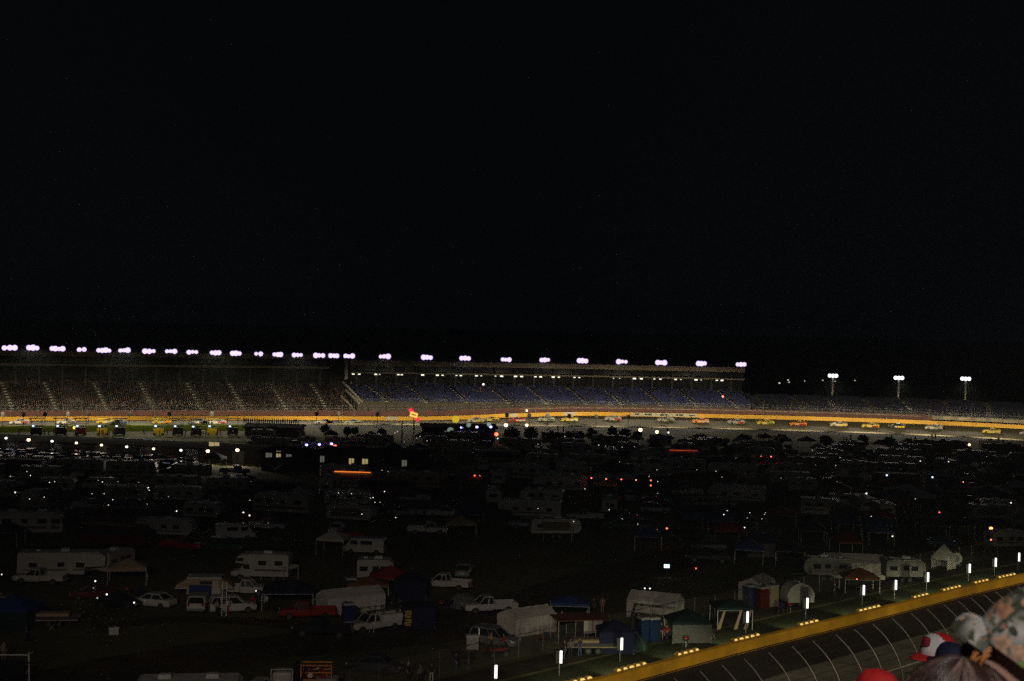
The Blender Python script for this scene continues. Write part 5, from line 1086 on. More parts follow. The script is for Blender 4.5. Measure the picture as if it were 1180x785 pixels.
glint = [(35, 548), (12, 549), (31, 543.5), (57, 556), (63, 555), (113, 553.5), (118, 555.6), (136, 555), (160, 556), (171, 562), (51, 573), (34, 575), (106, 569), (120, 569), (194, 572.5), (172, 565), (130, 576), (218, 560), (288, 576.5), (336, 559), (345, 558), (390, 568), (405, 569), (417, 592.5), (430, 573.5), (432, 579), (438, 579), (427, 574), (456, 596.5), (440, 542), (447, 543.5), (478, 533.5), (485, 534), (443, 566.6), (480, 505), (484, 503), (492, 508), (496, 507), (466, 509.5), (412, 508), (425, 502), (437, 499.7), (441, 501.5), (455, 499), (458, 497.5), (386, 523.5), (665, 536), (670, 540), (714, 532.5), (757, 533.5), (757, 541.5), (674, 563.5), (702, 587.5), (717, 598), (735, 604), (748, 549), (775, 529), (803, 541.5), (825, 543), (832, 550), (758, 555), (848, 528), (851, 535), (834, 593), (838, 588.5), (861, 597), (864, 591), (882, 591), (878, 598), (858, 608), (620, 586), (661, 601), (690, 513), (698, 514), (707, 515), (731, 515), (717, 515.5), (661, 505), (645, 505), (651, 503), (620, 512), (555, 519), (1048, 536), (1137, 526), (1004, 595), (881, 593), (940, 536), (936, 519), (968, 527.3), (963, 536.5), (1083, 532), (926, 551), (900, 551), (1055, 575)]
for k, (px, py) in enumerate(glint): camp_light(px, py, 'dim_lamp' if k % 3 else 'white_lamp', None, 2.5, .05 + .05 * rnd.random() // .01 * .01, 'small glints strewn through the dark camp')  # glints of the camp, put in as tiny glowing pole lamps
# lamps right before the far track
for (px, py, m, r, lab) in ((738, 495.5, 'warm_lamp', .5, 'warm lit window light low before the far track, left of two close together'), (757, 497.8, 'warm_lamp', .42, 'warm light low before the far track, right of two close together'), (770, 498.5, 'dim_lamp', .3, 'small whitish light low before the far track'), (1062, 509.7, 'warm_lamp', .45, 'warm light low before the far track at the right'), (1080.5, 509.3, 'red_lamp', .3, 'red light low before the far track at the right'), (1090, 511, 'green_lamp', .35, 'greenish white light low before the far track at the right'), (1117, 512.5, 'warm_lamp', .42, 'warm light right of the greenish light'), (1158, 515, 'warm_lamp', .38, 'warm light at the far right before the track'), (1163, 513.8, 'dim_lamp', .4, 'dim wide light at the far right before the track'), (583, 490, 'warm_lamp', .5, 'pale yellow light at the foot of the far wall'), (607, 490, 'warm_lamp', .4, 'pale yellow light beside another at the foot of the far wall'), (572, 500.5, 'red_lamp', .45, 'red light below the violet lamps'), (573.5, 505.5, 'green_lamp', .2, 'tiny green light below the red light')):
    camp_light(px, py, m, lab, 2.0, r)
# coaches with lit awning strips, tv screen
def strip_coach(name, m, L=9.):
    k = motorhome(name, L, 'canvas_grey'); s = k.part('led_strip', M[m]); s.tube([(-L * .42, -1.35, 3.2), (L * .42, -1.35, 3.2)], .09, 6); return k
p = G(408, 543, 3.2); o = put('coach_o', lambda: strip_coach('motorhome', 'led_orange', 7.6), p.x, p.y, R(-3), 'pale motorhome with a glowing orange strip along its awning edge', 'motorhome'); landmark(o, 'orange-strip motorhome'); occupy(p.x, p.y, 4)
p = G(787, 518.5, 3.2); o = put('coach_r', lambda: strip_coach('motorhome', 'led_red', 7.0), p.x, p.y, R(-2), 'dark motorhome with a dull red strip along its roof edge', 'motorhome'); landmark(o, 'red-strip motorhome'); occupy(p.x, p.y, 4)
x, y = at(768, 664); o = thing('television', 'small television with a pale blue lit screen on a stand', 'television', (x, y, 0)); mb = MB(); mb.rbox((0, 0, 1.2), (.75, .08, .5), .03, 0, .01); mb.build('case', M['black'], o); mb = MB(); mb.box((0, -.05, 1.2), (.66, .02, .42)); mb.build('screen', M['screen_blue'], o); mb = MB(); mb.box((0, 0, .48), (.1, .1, .96)); mb.box((0, 0, .02), (.5, .4, .04)); mb.build('stand', M['dark_steel'], o)

# ------------------------------------------------------------------ trees and silhouettes before the far track
mat('leaf', (.035, .055, .022), .9); mat('bark', (.06, .045, .03), .9)
def tree(px, ytop, y, wd, label, grp=None, hfix=None):
    top = D(px, ytop, y); h = top.z; root = thing('tree', label, 'tree', (top.x, top.y, 0), 0, grp); rr = random.Random(int(px * 7))
    mb = MB(); mb.tube([(0, 0, 0), (.05, 0, h * .25), (-.05, .05, h * .5), (0, 0, h * .8)], [.2, .15, .1, .03], 7)
    for q in range(5): a = rr.uniform(0, 6.28); mb.tube([(0, 0, h * (.25 + q * .08)), (math.cos(a) * wd * .22, math.sin(a) * wd * .22, h * (.4 + q * .1)), (math.cos(a) * wd * .38, math.sin(a) * wd * .38, h * (.5 + q * .09))], [.08, .05, .02], 5)
    mb.build('trunk', M['bark'], root); mb = MB(); s0 = h * .22
    for q in range(900):
        while True:
            v = Vector((rr.uniform(-1, 1), rr.uniform(-1, 1), rr.uniform(-1, 1)))
            if .25 < v.length < 1: break
        v *= .78 + (.28 if wd > 4 and px < 620 else .55) * noise.noise(v.normalized() * 2.6 + Vector((px, 0, 0)))
        c = Vector((v.x * wd / 2, v.y * wd / 2, s0 + (h - s0) * .5 + v.z * (h - s0) * .54)); n = Vector((rr.uniform(-1, 1), rr.uniform(-1, 1), rr.uniform(-.3, 1))).normalized(); t = n.orthogonal().normalized(); b = n.cross(t); s = rr.uniform(.14, .34)
        mb.add([c - t * s, c - b * s * .6, c + t * s, c + b * s * .6], [(0, 1, 2, 3)])
    mb.build('crown', M['leaf'], root); occupy(top.x, top.y, wd / 2)
tree(590, 491.5, 335, 5.2, 'wide round dark tree crown against the far track, left of two together', 'round trees before the far track'); tree(612, 491.5, 338, 4.2, 'narrower round dark tree crown against the far track, right of two together', 'round trees before the far track')
TR = sorted(((706, 491, 3.), (720, 494, 3.6), (735, 496, 3), (640, 499, 3), (665, 496, 4.6), (683, 494, 3.4), (808, 501, 4.5), (858, 500, 4.2), (900, 500, 4), (952, 501.5, 4), (995, 501, 3.5), (1025, 503, 4), (1103, 506.5, 5.5), (1150, 507.5, 4.5), (375, 489, 2.6), (400, 491.5, 2.4), (409, 492, 2.2), (440, 493, 2.4)))
for k, (px, yt, wd) in enumerate(TR): tree(px, yt, 348 + rnd.uniform(-6, 6), wd, f'small dark bushy tree silhouetted before the far track, {ordw(k + 1)} from the left', 'small trees silhouetted before the far track')
# ------------------------------------------------------------------ near track: inner wall as a curve, from where its top edge shows
wt = [G(px, py, 1.1) for px, py in ((60, 925), (200, 895), (450, 843), (600, 805), (690, 783), (765, 763), (860, 738.5), (1010, 702.5), (1100, 680), (1180, 662), (1290, 640), (1420, 616), (1600, 588))]
near = []
for i in range(1, len(wt) - 2):
    p0, p1, p2, p3 = wt[i - 1:i + 3]; n = max(2, int((p2 - p1).length / 1.0))
    for k in range(n):
        t = k / n; near.append(.5 * ((2 * p1) + (-p0 + p2) * t + (2 * p0 - 5 * p1 + 4 * p2 - p3) * t * t + (-p0 + 3 * p1 - 3 * p2 + p3) * t ** 3))
near = [Vector((p.x, p.y)) for p in near]
for _ in range(12): near = [near[0]] + [(near[i - 1] + near[i] * 2 + near[i + 1]) / 4 for i in range(1, len(near) - 1)] + [near[-1]]
NN = len(near); nn = []
for i in range(NN):
    t = (near[min(i + 1, NN - 1)] - near[max(i - 1, 0)]).normalized(); nn.append(Vector((t.y, -t.x)))     # towards the camera's stand
def nr(i, off, z=0.):
    i = max(0., min(NN - 1.001, float(i))); a = int(i); t = i - a; p = near[a].lerp(near[a + 1], t); n = nn[a].lerp(nn[a + 1], t).normalized(); q = p + n * off
    return Vector((q.x, q.y, z))
def n_idx(px, off=0., z=0.):
    return min(((abs(proj(nr(k * .25, off, z))[0] - px), k * .25) for k in range(0, (NN - 1) * 4)), key=lambda q: q[0])[1]
def n_rot(i): a = max(0, min(NN - 1, int(i))); return math.atan2(nn[a].x, -nn[a].y)
BK = lambda o: .02 + max(0, o) * .055
def nsweep(sec, i0, i1, name, m, parent=None, closed=True, step=1.):
    n = max(2, int((i1 - i0) / step)); mb = MB(); mb.loft([[nr(i0 + (i1 - i0) * k / n, o, z) for o, z in sec] for k in range(n + 1)], 0, False, closed, closed); return mb.build(name, m, parent)
E_ = NN - 1.01
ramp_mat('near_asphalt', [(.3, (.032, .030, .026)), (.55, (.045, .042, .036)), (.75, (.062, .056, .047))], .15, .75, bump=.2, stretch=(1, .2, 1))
ramp_mat('near_asphalt_lit', [(.3, (.13, .13, .10)), (.55, (.17, .167, .13)), (.75, (.21, .20, .155))], .2, .8, bump=.2)  # paler outer band: light on the track put into the asphalt colour
tag(nsweep([(0, .014), (7.6, BK(7.6))], 0, E_, 'near_track_inner', M['near_asphalt'], closed=False), kind='structure')  # darker band beside the inner wall
tag(nsweep([(7.6, BK(7.6)), (13, BK(13)), (22.0, BK(22))], 0, E_, 'near_race_track', M['near_asphalt_lit'], closed=False), kind='structure')
tag(nsweep([(13.6, BK(13.6) + .008), (13.95, BK(13.95) + .008)], 0, E_, 'near_track_line', M['line_white'], closed=False), kind='structure')
iw = thing('inner_wall', 'wide yellow inner wall curving along the near track, lamp banks on its back edge', 'wall'); landmark(nr(n_idx(800), 0), 'near yellow wall')
mat('wall_amber', (.74, .40, .02), .55, scale=.3, var=.32)
nsweep([(0.02, -.2), (0.0, 1.1), (-.55, 1.12), (-.55, -.2)], 0, E_, 'wall_barrier', M['wall_amber'], iw)
nsweep([(.035, .06), (.035, .16), (.012, .16), (.012, .06)], 0, E_, 'scuff_strip', M['black'], iw)
# outer wall with the curved catch fence below the stand
cfn = thing('catch_fence', 'near catch fence of curved steel posts and cables between the spectators and the track', 'fence'); Z0 = BK(22)
nsweep([(22.0, Z0 - .2), (22.0, Z0 + 1.1), (22.45, Z0 + 1.1), (22.45, Z0 - .2)], 0, E_, 'wall_barrier', M['concrete'], cfn)
FO = 22.2; prof = [(FO, Z0 + 1.1), (FO - .12, Z0 + 2.3), (FO - .42, Z0 + 3.5), (FO - .95, Z0 + 4.6), (FO - 1.75, Z0 + 5.55), (FO - 2.8, Z0 + 6.3)]
mat('post_pale', (.30, .28, .24), .5, .3); mat('cable_dark', (.06, .06, .055), .5, .5)
def smooth(P, k=5):
    out = []
    for i in range(len(P) - 1):
        p0, p1, p2, p3 = [Vector(P[max(0, min(len(P) - 1, j))]) for j in (i - 1, i, i + 1, i + 2)]
        for q in range(k): t = q / k; out.append(tuple(.5 * ((2 * p1) + (-p0 + p2) * t + (2 * p0 - 5 * p1 + 4 * p2 - p3) * t * t + (-p0 + 3 * p1 - 3 * p2 + p3) * t ** 3)))
    return out + [tuple(P[-1])]
prof = smooth(prof)
fi = n_idx(886, FO - 2.8, Z0 + 6.3); k0 = fi
posts = [886, 912, 937, 962, 984, 1006, 1028, 1049, 1068, 1087, 1104, 1119, 1133, 1147, 1160, 1172]
pi = [n_idx(px, FO - 2.8, Z0 + 6.3) for px in posts]; dlt = (pi[6] - pi[0]) / 6
pi = [pi[0] - dlt * k for k in range(14, 0, -1)] + pi + [pi[-1] + dlt * k for k in range(1, 8)]
for i in pi:
    if i < .5 or i > E_: continue
    mb = MB(); mb.tube([nr(i, o, z) for o, z in prof], [.07 - .025 * q / len(prof) for q in range(len(prof))], 6); mb.build('fence_post', M['post_pale'], cfn)
mb = MB(); hs = [(FO - .01, Z0 + 1.4), (FO - .06, Z0 + 1.8), (FO - .12, Z0 + 2.3), (FO - .25, Z0 + 2.9), (FO - .42, Z0 + 3.5), (FO - .68, Z0 + 4.05), (FO - .95, Z0 + 4.6), (FO - 1.35, Z0 + 5.1), (FO - 1.75, Z0 + 5.55), (FO - 2.25, Z0 + 5.95), (FO - 2.75, Z0 + 6.28)]
for o, z in hs: mb.tube([nr(k, o - .06, z) for k in range(0, NN - 1, 2)], .016, 4, cap=False)
mb.build('fence_cable', M['cable_dark'], cfn)
# lamp banks on the inner wall, each with its mirror box
lamp_mat('housing_glow', (1., .62, .10), .85); mat('housing_yellow', (.75, .5, .12), .5, scale=3)
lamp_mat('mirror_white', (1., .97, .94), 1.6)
mirrors = [(571, 774), (646, 757), (716, 742), (808, 721), (861, 711), (930, 695), (995, 680), (1032, 674), (1069, 665), (1117, 655), (1147, 648), (1174, 642)]
MH = 1.6
for k, (px, py) in enumerate(mirrors):
    p = G(px, py, MH); root = thing('mirror_box', f'white glowing mirror box on a post behind the near yellow wall, {ordw(k + 1)} from the left', 'mirror box', (p.x, p.y, 0), R(-8), 'glowing mirror boxes behind the near wall')
    mb = MB(); mb.tube([(-.1, 0, 0), (-.1, 0, 1.1)], .05, 8); mb.build('post', M['steel'], root)
    mb = MB(); mb.rbox((-.25, .06, MH), (.34, .4, 1.12), .05); mb.build('housing', M['dark_steel'], root)
    mb = MB(); mb.rbox((.04, -.02, MH), (.205, .24, 1.04), .03); mb.build('mirror_face', M['mirror_white'], root)  # lamp light caught by the mirror, put in as its own glow
    occupy(p.x, p.y, 1)
banks = [(724, 772), (793, 755), (858, 738), (932, 721.5), (999, 704.5), (1060, 689.5), (1094, 681.3), (1130, 672.5), (1158, 665.5), (668, 788)]
for k, (px, py) in enumerate(sorted(banks)):
    ic = n_idx(px, -.75, 1.3); c = nr(ic, -.75, .90); root = thing('lamp_bank', f'row of small yellow lamp heads on the near yellow wall, {ordw(k + 1)} row from the left', 'lamp', c, n_rot(ic), 'lamp rows on the near yellow wall')
    for q in range(4 + k % 2):
        x = (q - 1.6) * .85; b = rnd.uniform(.75, 1.15)
        hd = MB(); hd.loft([[(x - .34, -.18, 0), (x + .34, -.18, 0), (x + .34, .25, 0), (x - .34, .25, 0)], [(x - .34, -.18, .2), (x + .34, -.18, .2), (x + .34, .25, .24), (x - .34, .25, .24)], [(x - .2, -.06, .36), (x + .2, -.06, .36), (x + .22, .2, .4), (x - .22, .2, .4)]], 0); h = hd.build('lamp_head', M['housing_yellow'], root)
        ln = MB(); ln.add([(x - .3, -.19, .08), (x + .3, -.19, .08), (x + .3 * b, -.17, .22), (x + .17 * b, -.07, .355), (x - .17 * b, -.07, .355), (x - .3 * b, -.17, .22)], [(0, 1, 2, 5), (5, 2, 3, 4)]); ln.build('lens', M['housing_glow'], h)  # light falling on the housing, put in as a glowing face
    light('SPOT', nr(ic, -1.1, 1.9), 520, (.95, 1, .58), nr(ic + 2.2, -3.8, 0), R(80), .6, .2)
# verge and chain-link fence inside the wall
ramp_mat('verge_grass', [(.3, (.03, .034, .017)), (.6, (.05, .055, .028)), (.8, (.065, .062, .036))], .4, .95, bump=.5)
ramp_mat('path_concrete', [(.3, (.055, .046, .036)), (.7, (.085, .07, .056))], .5, .9, bump=.2)
tag(nsweep([(-.5, .006), (-7.5, .008)], 0, E_, 'verge_grass', M['verge_grass'], closed=False), kind='structure')
tag(nsweep([(-8.0, .006), (-11.5, .008)], 0, E_, 'service_path', M['path_concrete'], closed=False), kind='structure')
mat('fence_mesh', (.34, .31, .26), .6, alpha=.10, var=0)
cl = thing('chain_link_fence', 'grey chain-link fence with thin posts along the camp edge behind the mirror boxes', 'fence'); landmark(nr(n_idx(640, -9), -12), 'chain-link fence')
OFFC = -12.2
mb = MB(); mb.loft([[nr(k, OFFC, .05), nr(k, OFFC, 2.1)] for k in range(0, NN - 1)], 0, False, False, False); mb.build('fence_mesh', M['fence_mesh'], cl)
mb = MB(); mb.tube([nr(k, OFFC, 2.12) for k in range(0, NN - 1, 2)], .025, 5, cap=False); mb.build('top_rail', M['steel'], cl)
k = 0.
while k < NN - 1:
    mb = MB(); mb.tube([nr(k, OFFC, 0), nr(k, OFFC, 2.2)], .04, 6); mb.build('fence_post', M['steel'], cl); k += 3.1
# dirt roads of the camp
ramp_mat('dirt_road', [(.3, (.06, .048, .034)), (.55, (.10, .08, .055)), (.75, (.15, .12, .085))], .25, .95, bump=.5)
def road(pts, wd, name, z=.006):
    P0 = [G(*p) for p in pts]; P = []
    for a, b in zip(P0[:-1], P0[1:]):
        n_ = max(1, int((b - a).length / 1.6)); P += [a.lerp(b, q / n_) for q in range(n_)]
    for _ in range(6): P = [P[0]] + [(P[q - 1] + 2 * P[q] + P[q + 1]) / 4 for q in range(1, len(P) - 1)] + [P[-1]]
    mb = MB(); rings = []
    for i, p in enumerate(P):
        t = (P[min(i + 1, len(P) - 1)] - P[max(i - 1, 0)]); t.z = 0; t.normalize(); n = Vector((-t.y, t.x, 0)); w_ = wd * (1 + .22 * noise.noise((i * .21, wd, 2.)) + rnd.uniform(-.05, .05)); rings.append([p + n * w_ / 2 + Vector((0, 0, z)), p - n * w_ / 2 + Vector((0, 0, z))])
    mb.loft(rings, 0, False, False, False); tag(mb.build(name, M['dirt_road'], None), kind='structure')
road([(-40, 800), (90, 782), (170, 767), (260, 752), (340, 742), (420, 738), (500, 727), (560, 711), (620, 691), (700, 664), (800, 640), (920, 618), (1060, 600)], 8.5, 'dirt_road')
road([(110, 725), (190, 712), (300, 716), (350, 722), (420, 735)], 3.2, 'dirt_track', .010)
for q in ((40, 760), (110, 740), (200, 730), (300, 735), (60, 700), (200, 710), (480, 745), (540, 690), (620, 670), (700, 655), (160, 750), (390, 760), (580, 665), (660, 650), (250, 755), (320, 755), (470, 705)): c = G(*q); occupy(c.x, c.y, 3.4)

# ------------------------------------------------------------------ the rest of the camp: rows of campers, trucks and canopies fading into the dark
KINDS = [('tt', lambda: trailer('travel_trailer', 5.6), 'white travel trailer', 'camper', None, 4.2, 5), ('tt3', lambda: trailer('travel_trailer', 7.6), 'long white travel trailer', 'camper', None, 4.9, 5), ('tta', lambda: trailer('travel_trailer', 7.0, awning='canvas_tan'), 'awning trailer', 'camper', None, 5.2, 3), ('mh', lambda: motorhome('motorhome', 9.0), 'pale motorhome', 'motorhome', None, 5.6, 4), ('mha', lambda: motorhome('motorhome', 9.5, 'canvas_blue', 'canvas_tan'), 'tan motorhome', 'motorhome', None, 6., 2), ('cc', None, 'white cab-over motorhome', 'motorhome', None, 4.5, 4), ('bus1', lambda: bus('bus', 'paint_blue'), 'blue bus', 'bus', None, 6., 1), ('bus2', lambda: bus('bus', 'paint_white'), 'white bus', 'bus', None, 6., 1), ('bus3', lambda: bus('bus', 'paint_maroon'), 'maroon bus', 'bus', None, 6., 1), ('tw', None, 'white fifth-wheel trailer', 'camper', None, 5.6, 3), ('vn', lambda: van('van', 'paint_white'), 'white van', 'van', 'paint_white', 3.2, 2)]
KINDS += [('pk', None, f'{c} pickup', 'pickup truck', 'paint_' + c, 3.2, 2) for c in ('white', 'black', 'red', 'silver', 'blue')] + [('su', None, f'{c} SUV', 'car', 'paint_' + c, 2.8, 1) for c in ('black', 'silver', 'green')] + [('sd', None, f'{c} sedan', 'car', 'paint_' + c, 2.8, 1) for c in ('white', 'grey', 'blue')]
KINDS += [('cv_' + c, (lambda c=c: canopy('canopy_tent', 'canvas_' + c, 3.6, 3.4, 2.1, 1.0)), f'{c} canopy', 'canopy', None, 2.5, 2) for c in ('white', 'blue', 'green', 'red', 'tan')]
wts = [k[6] for k in KINDS]; NAMED_P = [(v, ph) for v, ph in LAND]
class _NS: pass
todo = []; y = 176.
def camp_edge(x, y):                          # inside the near wall and fence?
    b = min(range(0, NN, 3), key=lambda i: (near[i].x - x) ** 2 + (near[i].y - y) ** 2); return (Vector((x, y)) - near[b]).dot(nn[b]) < -17
while y < 372:
    xl, xr = -.40 * y - 4, .40 * y + 4; x = xl + rnd.uniform(0, 4)
    while x < xr:
        kd = rnd.choices(KINDS, wts)[0]
        if y < 215 and proj((x, y, 0))[0] > 700: kd = rnd.choice([k for k in KINDS if k[0] in ('bus1', 'bus3', 'cv_green', 'cv_blue', 'cv_red', 'mha') or k[4] in ('paint_black', 'paint_blue', 'paint_green', 'paint_grey')])
        if y > 352: kd = KINDS[rnd.choice((0, 1, 3, 5, 6, 9, 10))]
        px, py = proj((x, y, 0)); ok = camp_edge(x, y) and free(x, y, kd[5] * .82)
        if y > 300 and px < 300: ok = False
        if y > ((345 if kd[5] > 3.3 else 354) if px > 560 else 334): ok = False
        if y < 186 and 440 < px < 720: ok = False
        if ok:
            todo.append((x, y, kd)); occupy(x, y, kd[5] * .8)
        x += kd[5] * rnd.uniform(1.4, 1.9) * (.72 if y > 318 else 1)
    y += rnd.uniform(7.0, 9.5) * (.75 if y > 318 else 1)
dim_items = []
for (x, y, kd) in todo:
    far_off = y > 262; ang = rnd.choice((0, 180, 5, 175, 90, -12, 168)) + rnd.uniform(-8, 8)
    o = put(kd[0], kd[1] or {'pk': P_('paint_white'), 'cc': lambda: class_c('camper_van', 6.6), 'tw': lambda: trailer('fifth_wheel_trailer', 9.4, fifth=True), 'su': lambda: suv('suv', 'paint_white'), 'sd': lambda: sedan('sedan', 'paint_white')}.get(kd[0]), x + rnd.uniform(-.5, .5), y + rnd.uniform(-.8, .8), R(ang), None, kd[3], f'{kd[3]}s of the dark camp rows', kd[4], whole=far_off)
    dim_items.append((o, kd[2]))
    if y > 318 and 480 < proj((x, y, 0))[0] < 1200 and kd[3] in ('camper', 'motorhome', 'bus', 'van') and rnd.random() < .6:
        h = {'camper': 2.75, 'motorhome': 3.2, 'bus': 3.02, 'van': 2.12}[kd[3]]
        if kd[0] == 'tw': h = 3.12
        if kd[0] == 'cc': h = 3.05
        for q in range(rnd.choice((1, 2, 3))):
            pp = person(x + rnd.uniform(-1.2, 1.2), y + rnd.uniform(-.5, .5), R(rnd.uniform(60, 120)), None, rnd.choice(['stand', 'lean', 'raise']), 'cloth_dark', 'cloth_dark', z=h, group='people watching from camper roofs before the far track'); pp['category'] = 'person'
            dim_items.append((pp, 'roof watcher'))
for (k, (px, py)) in enumerate(glint): pass
def camp_chair(name='folding_chair'):
    k = Kit(name); s = k.part('seat', M['canvas_navy']); s.rbox((0, 0, .42), (.5, .52, .05), .03, 0, .02); b = k.part('backrest', M['canvas_navy']); b.add([(-.24, -.25, .45), (-.24, .25, .45), (-.38, .25, .95), (-.38, -.25, .95), (-.27, -.25, .45), (-.27, .25, .45), (-.41, .25, .95), (-.41, -.25, .95)], [(0, 1, 2, 3), (7, 6, 5, 4), (0, 4, 5, 1), (1, 5, 6, 2), (2, 6, 7, 3), (3, 7, 4, 0)])
    for sx in (-1, 1):
        for sy in (-1, 1): k.part('leg', M['steel']).bar((sx * .24, sy * .26, 0), (-sx * .18, sy * .26, .6 if sx > 0 else .42), .03)
    for sy in (-1, 1): k.part('armrest', M['black']).box((-.05, sy * .28, .62), (.5, .06, .03))
    return k
def grill(name='barbecue_grill'):
    k = Kit(name); k.part('bowl', M['black']).sphere((0, 0, .78), (.28, .28, .2), 14, 8); k.part('lid', M['tail_red']).sphere((0, 0, .82), (.29, .29, .2), 14, 6, half=True); k.part('handle', M['wood_warm']).box((0, 0, 1.05), (.16, .04, .04))
    for a in (0, 120, 240): k.part('leg', M['steel']).bar((.14 * math.cos(R(a)), .14 * math.sin(R(a)), .65), (.3 * math.cos(R(a)), .3 * math.sin(R(a)), 0), .03)
    return k
for (px, py) in ((156, 690), (162, 688), (168, 691), (318, 708), (326, 709), (340, 706), (452, 697), (461, 695), (518, 701), (546, 706), (630, 741), (640, 743), (700, 733), (781, 722), (775, 720), (820, 736), (900, 706), (935, 692), (60, 726), (30, 742), (648, 735), (590, 744)):
    x, y = at(px, py); o = put('chr', camp_chair, x, y, R(rnd.uniform(0, 360)), None, 'chair', 'folding chairs by the tents'); dim_items.append((o, 'dark folding chair'))
for (px, py) in ((146, 688), (352, 704), (508, 704), (625, 745), (790, 746), (910, 706)):
    x, y = at(px, py); o = put('grl', grill, x, y, R(rnd.uniform(0, 360)), None, 'grill', 'grills by the tents'); dim_items.append((o, 'kettle grill'))
glints_left = [o for o in COL.objects if o.parent is None and o.get('category') == 'lamp' and 'label' not in o]
dim_items += [(o, 'small white glint') for o in glints_left]
# say which one: by the nearest landmark, in what direction and how manieth
LP = [(proj(v + Vector((0, 0, 1))), ph) for v, ph in LAND]
seen = {}
for o, what in dim_items:
    q = proj(o.location); best = min(LP, key=lambda l: math.hypot((l[0][0] - q[0]), (l[0][1] - q[1]) * 2.2)); dx, dy = q[0] - best[0][0], q[1] - best[0][1]
    if abs(dx) > abs(dy) * 2.2: rel = 'right of' if dx > 0 else 'left of'
    else: rel = 'beyond' if dy < 0 else 'in front of'
    seen.setdefault((what, rel, best[1]), []).append((math.hypot(dx, dy * 2.2), o))
for (what, rel, ph), lst in seen.items():
    lst.sort(key=lambda t: t[0])
    for n, (_, o) in enumerate(lst):
        o['label'] = f'{what} {rel} the {ph}' if len(lst) == 1 else (f'{what} closest {rel} the {ph}' if n == 0 else f'{what} {rel} the {ph}, {ordw(n + 1)} from it')
        if len(o['label'].split()) > 16: o['label'] = f'{what} {rel} {ph}, {ordw(n + 1)} one'
# ------------------------------------------------------------------ the stand under the camera, and the spectators in front of it
dn = Vector((-.669, .743, 0)); ds = Vector((.743, .669, 0))
mat('seat_grey', (.2, .2, .21), .6); TREAD, RISE = .85, .85 * math.tan(R(25.6))
sg = thing('grandstand', 'stepped concrete stand with bench rows under the spectators at the lower right', 'grandstand', (0, 0, 0))
def stp(k): return 28.86 - RISE * k if k > 0 else 28.2   # a level cross aisle behind the last row
#            # floor of row k; row 0 starts at the camera
mb = MB(); rows = range(-12, 56); prof = []
for k in rows: prof += [(TREAD * (k - .5), stp(k)), (TREAD * (k + .5), stp(k))]
fe = prof[-1][0]; prof += [(fe, 0.0), (prof[0][0], 0.0)]
mb.loft([[dn * a + ds * s + Vector((0, 0, z)) for a, z in prof] for s in (-60, -30, 0, 30, 60)], 0); mb.build('terrace', M['concrete'], sg)
for k in range(2, 56):
    b = MB(); c = dn * (TREAD * k - .12) + Vector((0, 0, stp(k) + .42)); q = Matrix.Translation(c) @ Matrix.Rotation(math.atan2(ds.y, ds.x), 4, 'Z')
    b.box((0, 0, 0), (112, .28, .05), T=q)
    for s in range(-50, 51, 10): b.box((s, 0, -.22), (.08, .2, .40), T=q)
    b.build('bench', M['seat_grey'], sg)

def head_mesh(mb, T, mi=0, hair_mi=None):
    """a head, face along +X, its centre at the origin: skull, brow, nose, mouth, chin, ears"""
    nu, nv = 36, 26; vs = []; fs = []
    for i in range(nv + 1):
        th = math.pi * i / nv
        for k in range(nu):
            ph = 2 * math.pi * k / nu; d = Vector((math.sin(th) * math.cos(ph), math.sin(th) * math.sin(ph), math.cos(th)))
            x, y, z = d.x * .098, d.y * .077, d.z * .118
            if z < -.02: f = (z + .02) / -.098; y *= 1 - .30 * f; x = x * (1 - .12 * f) + .012 * f
            if x < 0 and z < -.03: x *= 1 - .35 * min(1, (-.03 - z) / .08)
            if x > 0:
                g = lambda y0, z0, sy, sz: math.exp(-((y - y0) / sy) ** 2 - ((z - z0) / sz) ** 2)
                x += .024 * g(0, -.026, .012, .022) + .010 * g(0, -.004, .009, .02) + .006 * g(0, .022, .05, .012) - .010 * g(.031, .002, .016, .013) - .010 * g(-.031, .002, .016, .013) + .007 * g(0, -.062, .024, .008) - .005 * g(0, -.069, .022, .004) + .008 * g(0, -.098, .022, .016) + .004 * g(.04, -.03, .02, .02) + .004 * g(-.04, -.03, .02, .02)
            vs.append((x, y, z))
    for i in range(nv):
        for k in range(nu): fs.append((i * nu + k, (i + 1) * nu + k, (i + 1) * nu + (k + 1) % nu, i * nu + (k + 1) % nu))
    mb.add(vs, fs, mi, True, T)
    for s in (-1, 1):                         # ears
        e = MB(); e.sphere((0, 0, 0), (.018, .008, .031), 12, 8); e.sphere((.004, s * .006, .002), (.010, .005, .019), 10, 6)
        mb.add(e.v, e.f, mi, True, T @ Matrix.Translation((-.006, s * .079, -.012)) @ Matrix.Rotation(-s * .35, 4, 'Z'))
        ey = MB(); ey.sphere((.081, s * .031, .001), (.012, .013, .011), 10, 6); mb.add(ey.v, ey.f, 3, True, T)
        pu = MB(); pu.sphere((.092, s * .031, .001), (.0025, .006, .006), 8, 5); mb.add(pu.v, pu.f, 4, True, T)
mat('eye_white', (.7, .68, .65), .2, var=0); mat('pupil', (.03, .02, .015), .15, var=0)
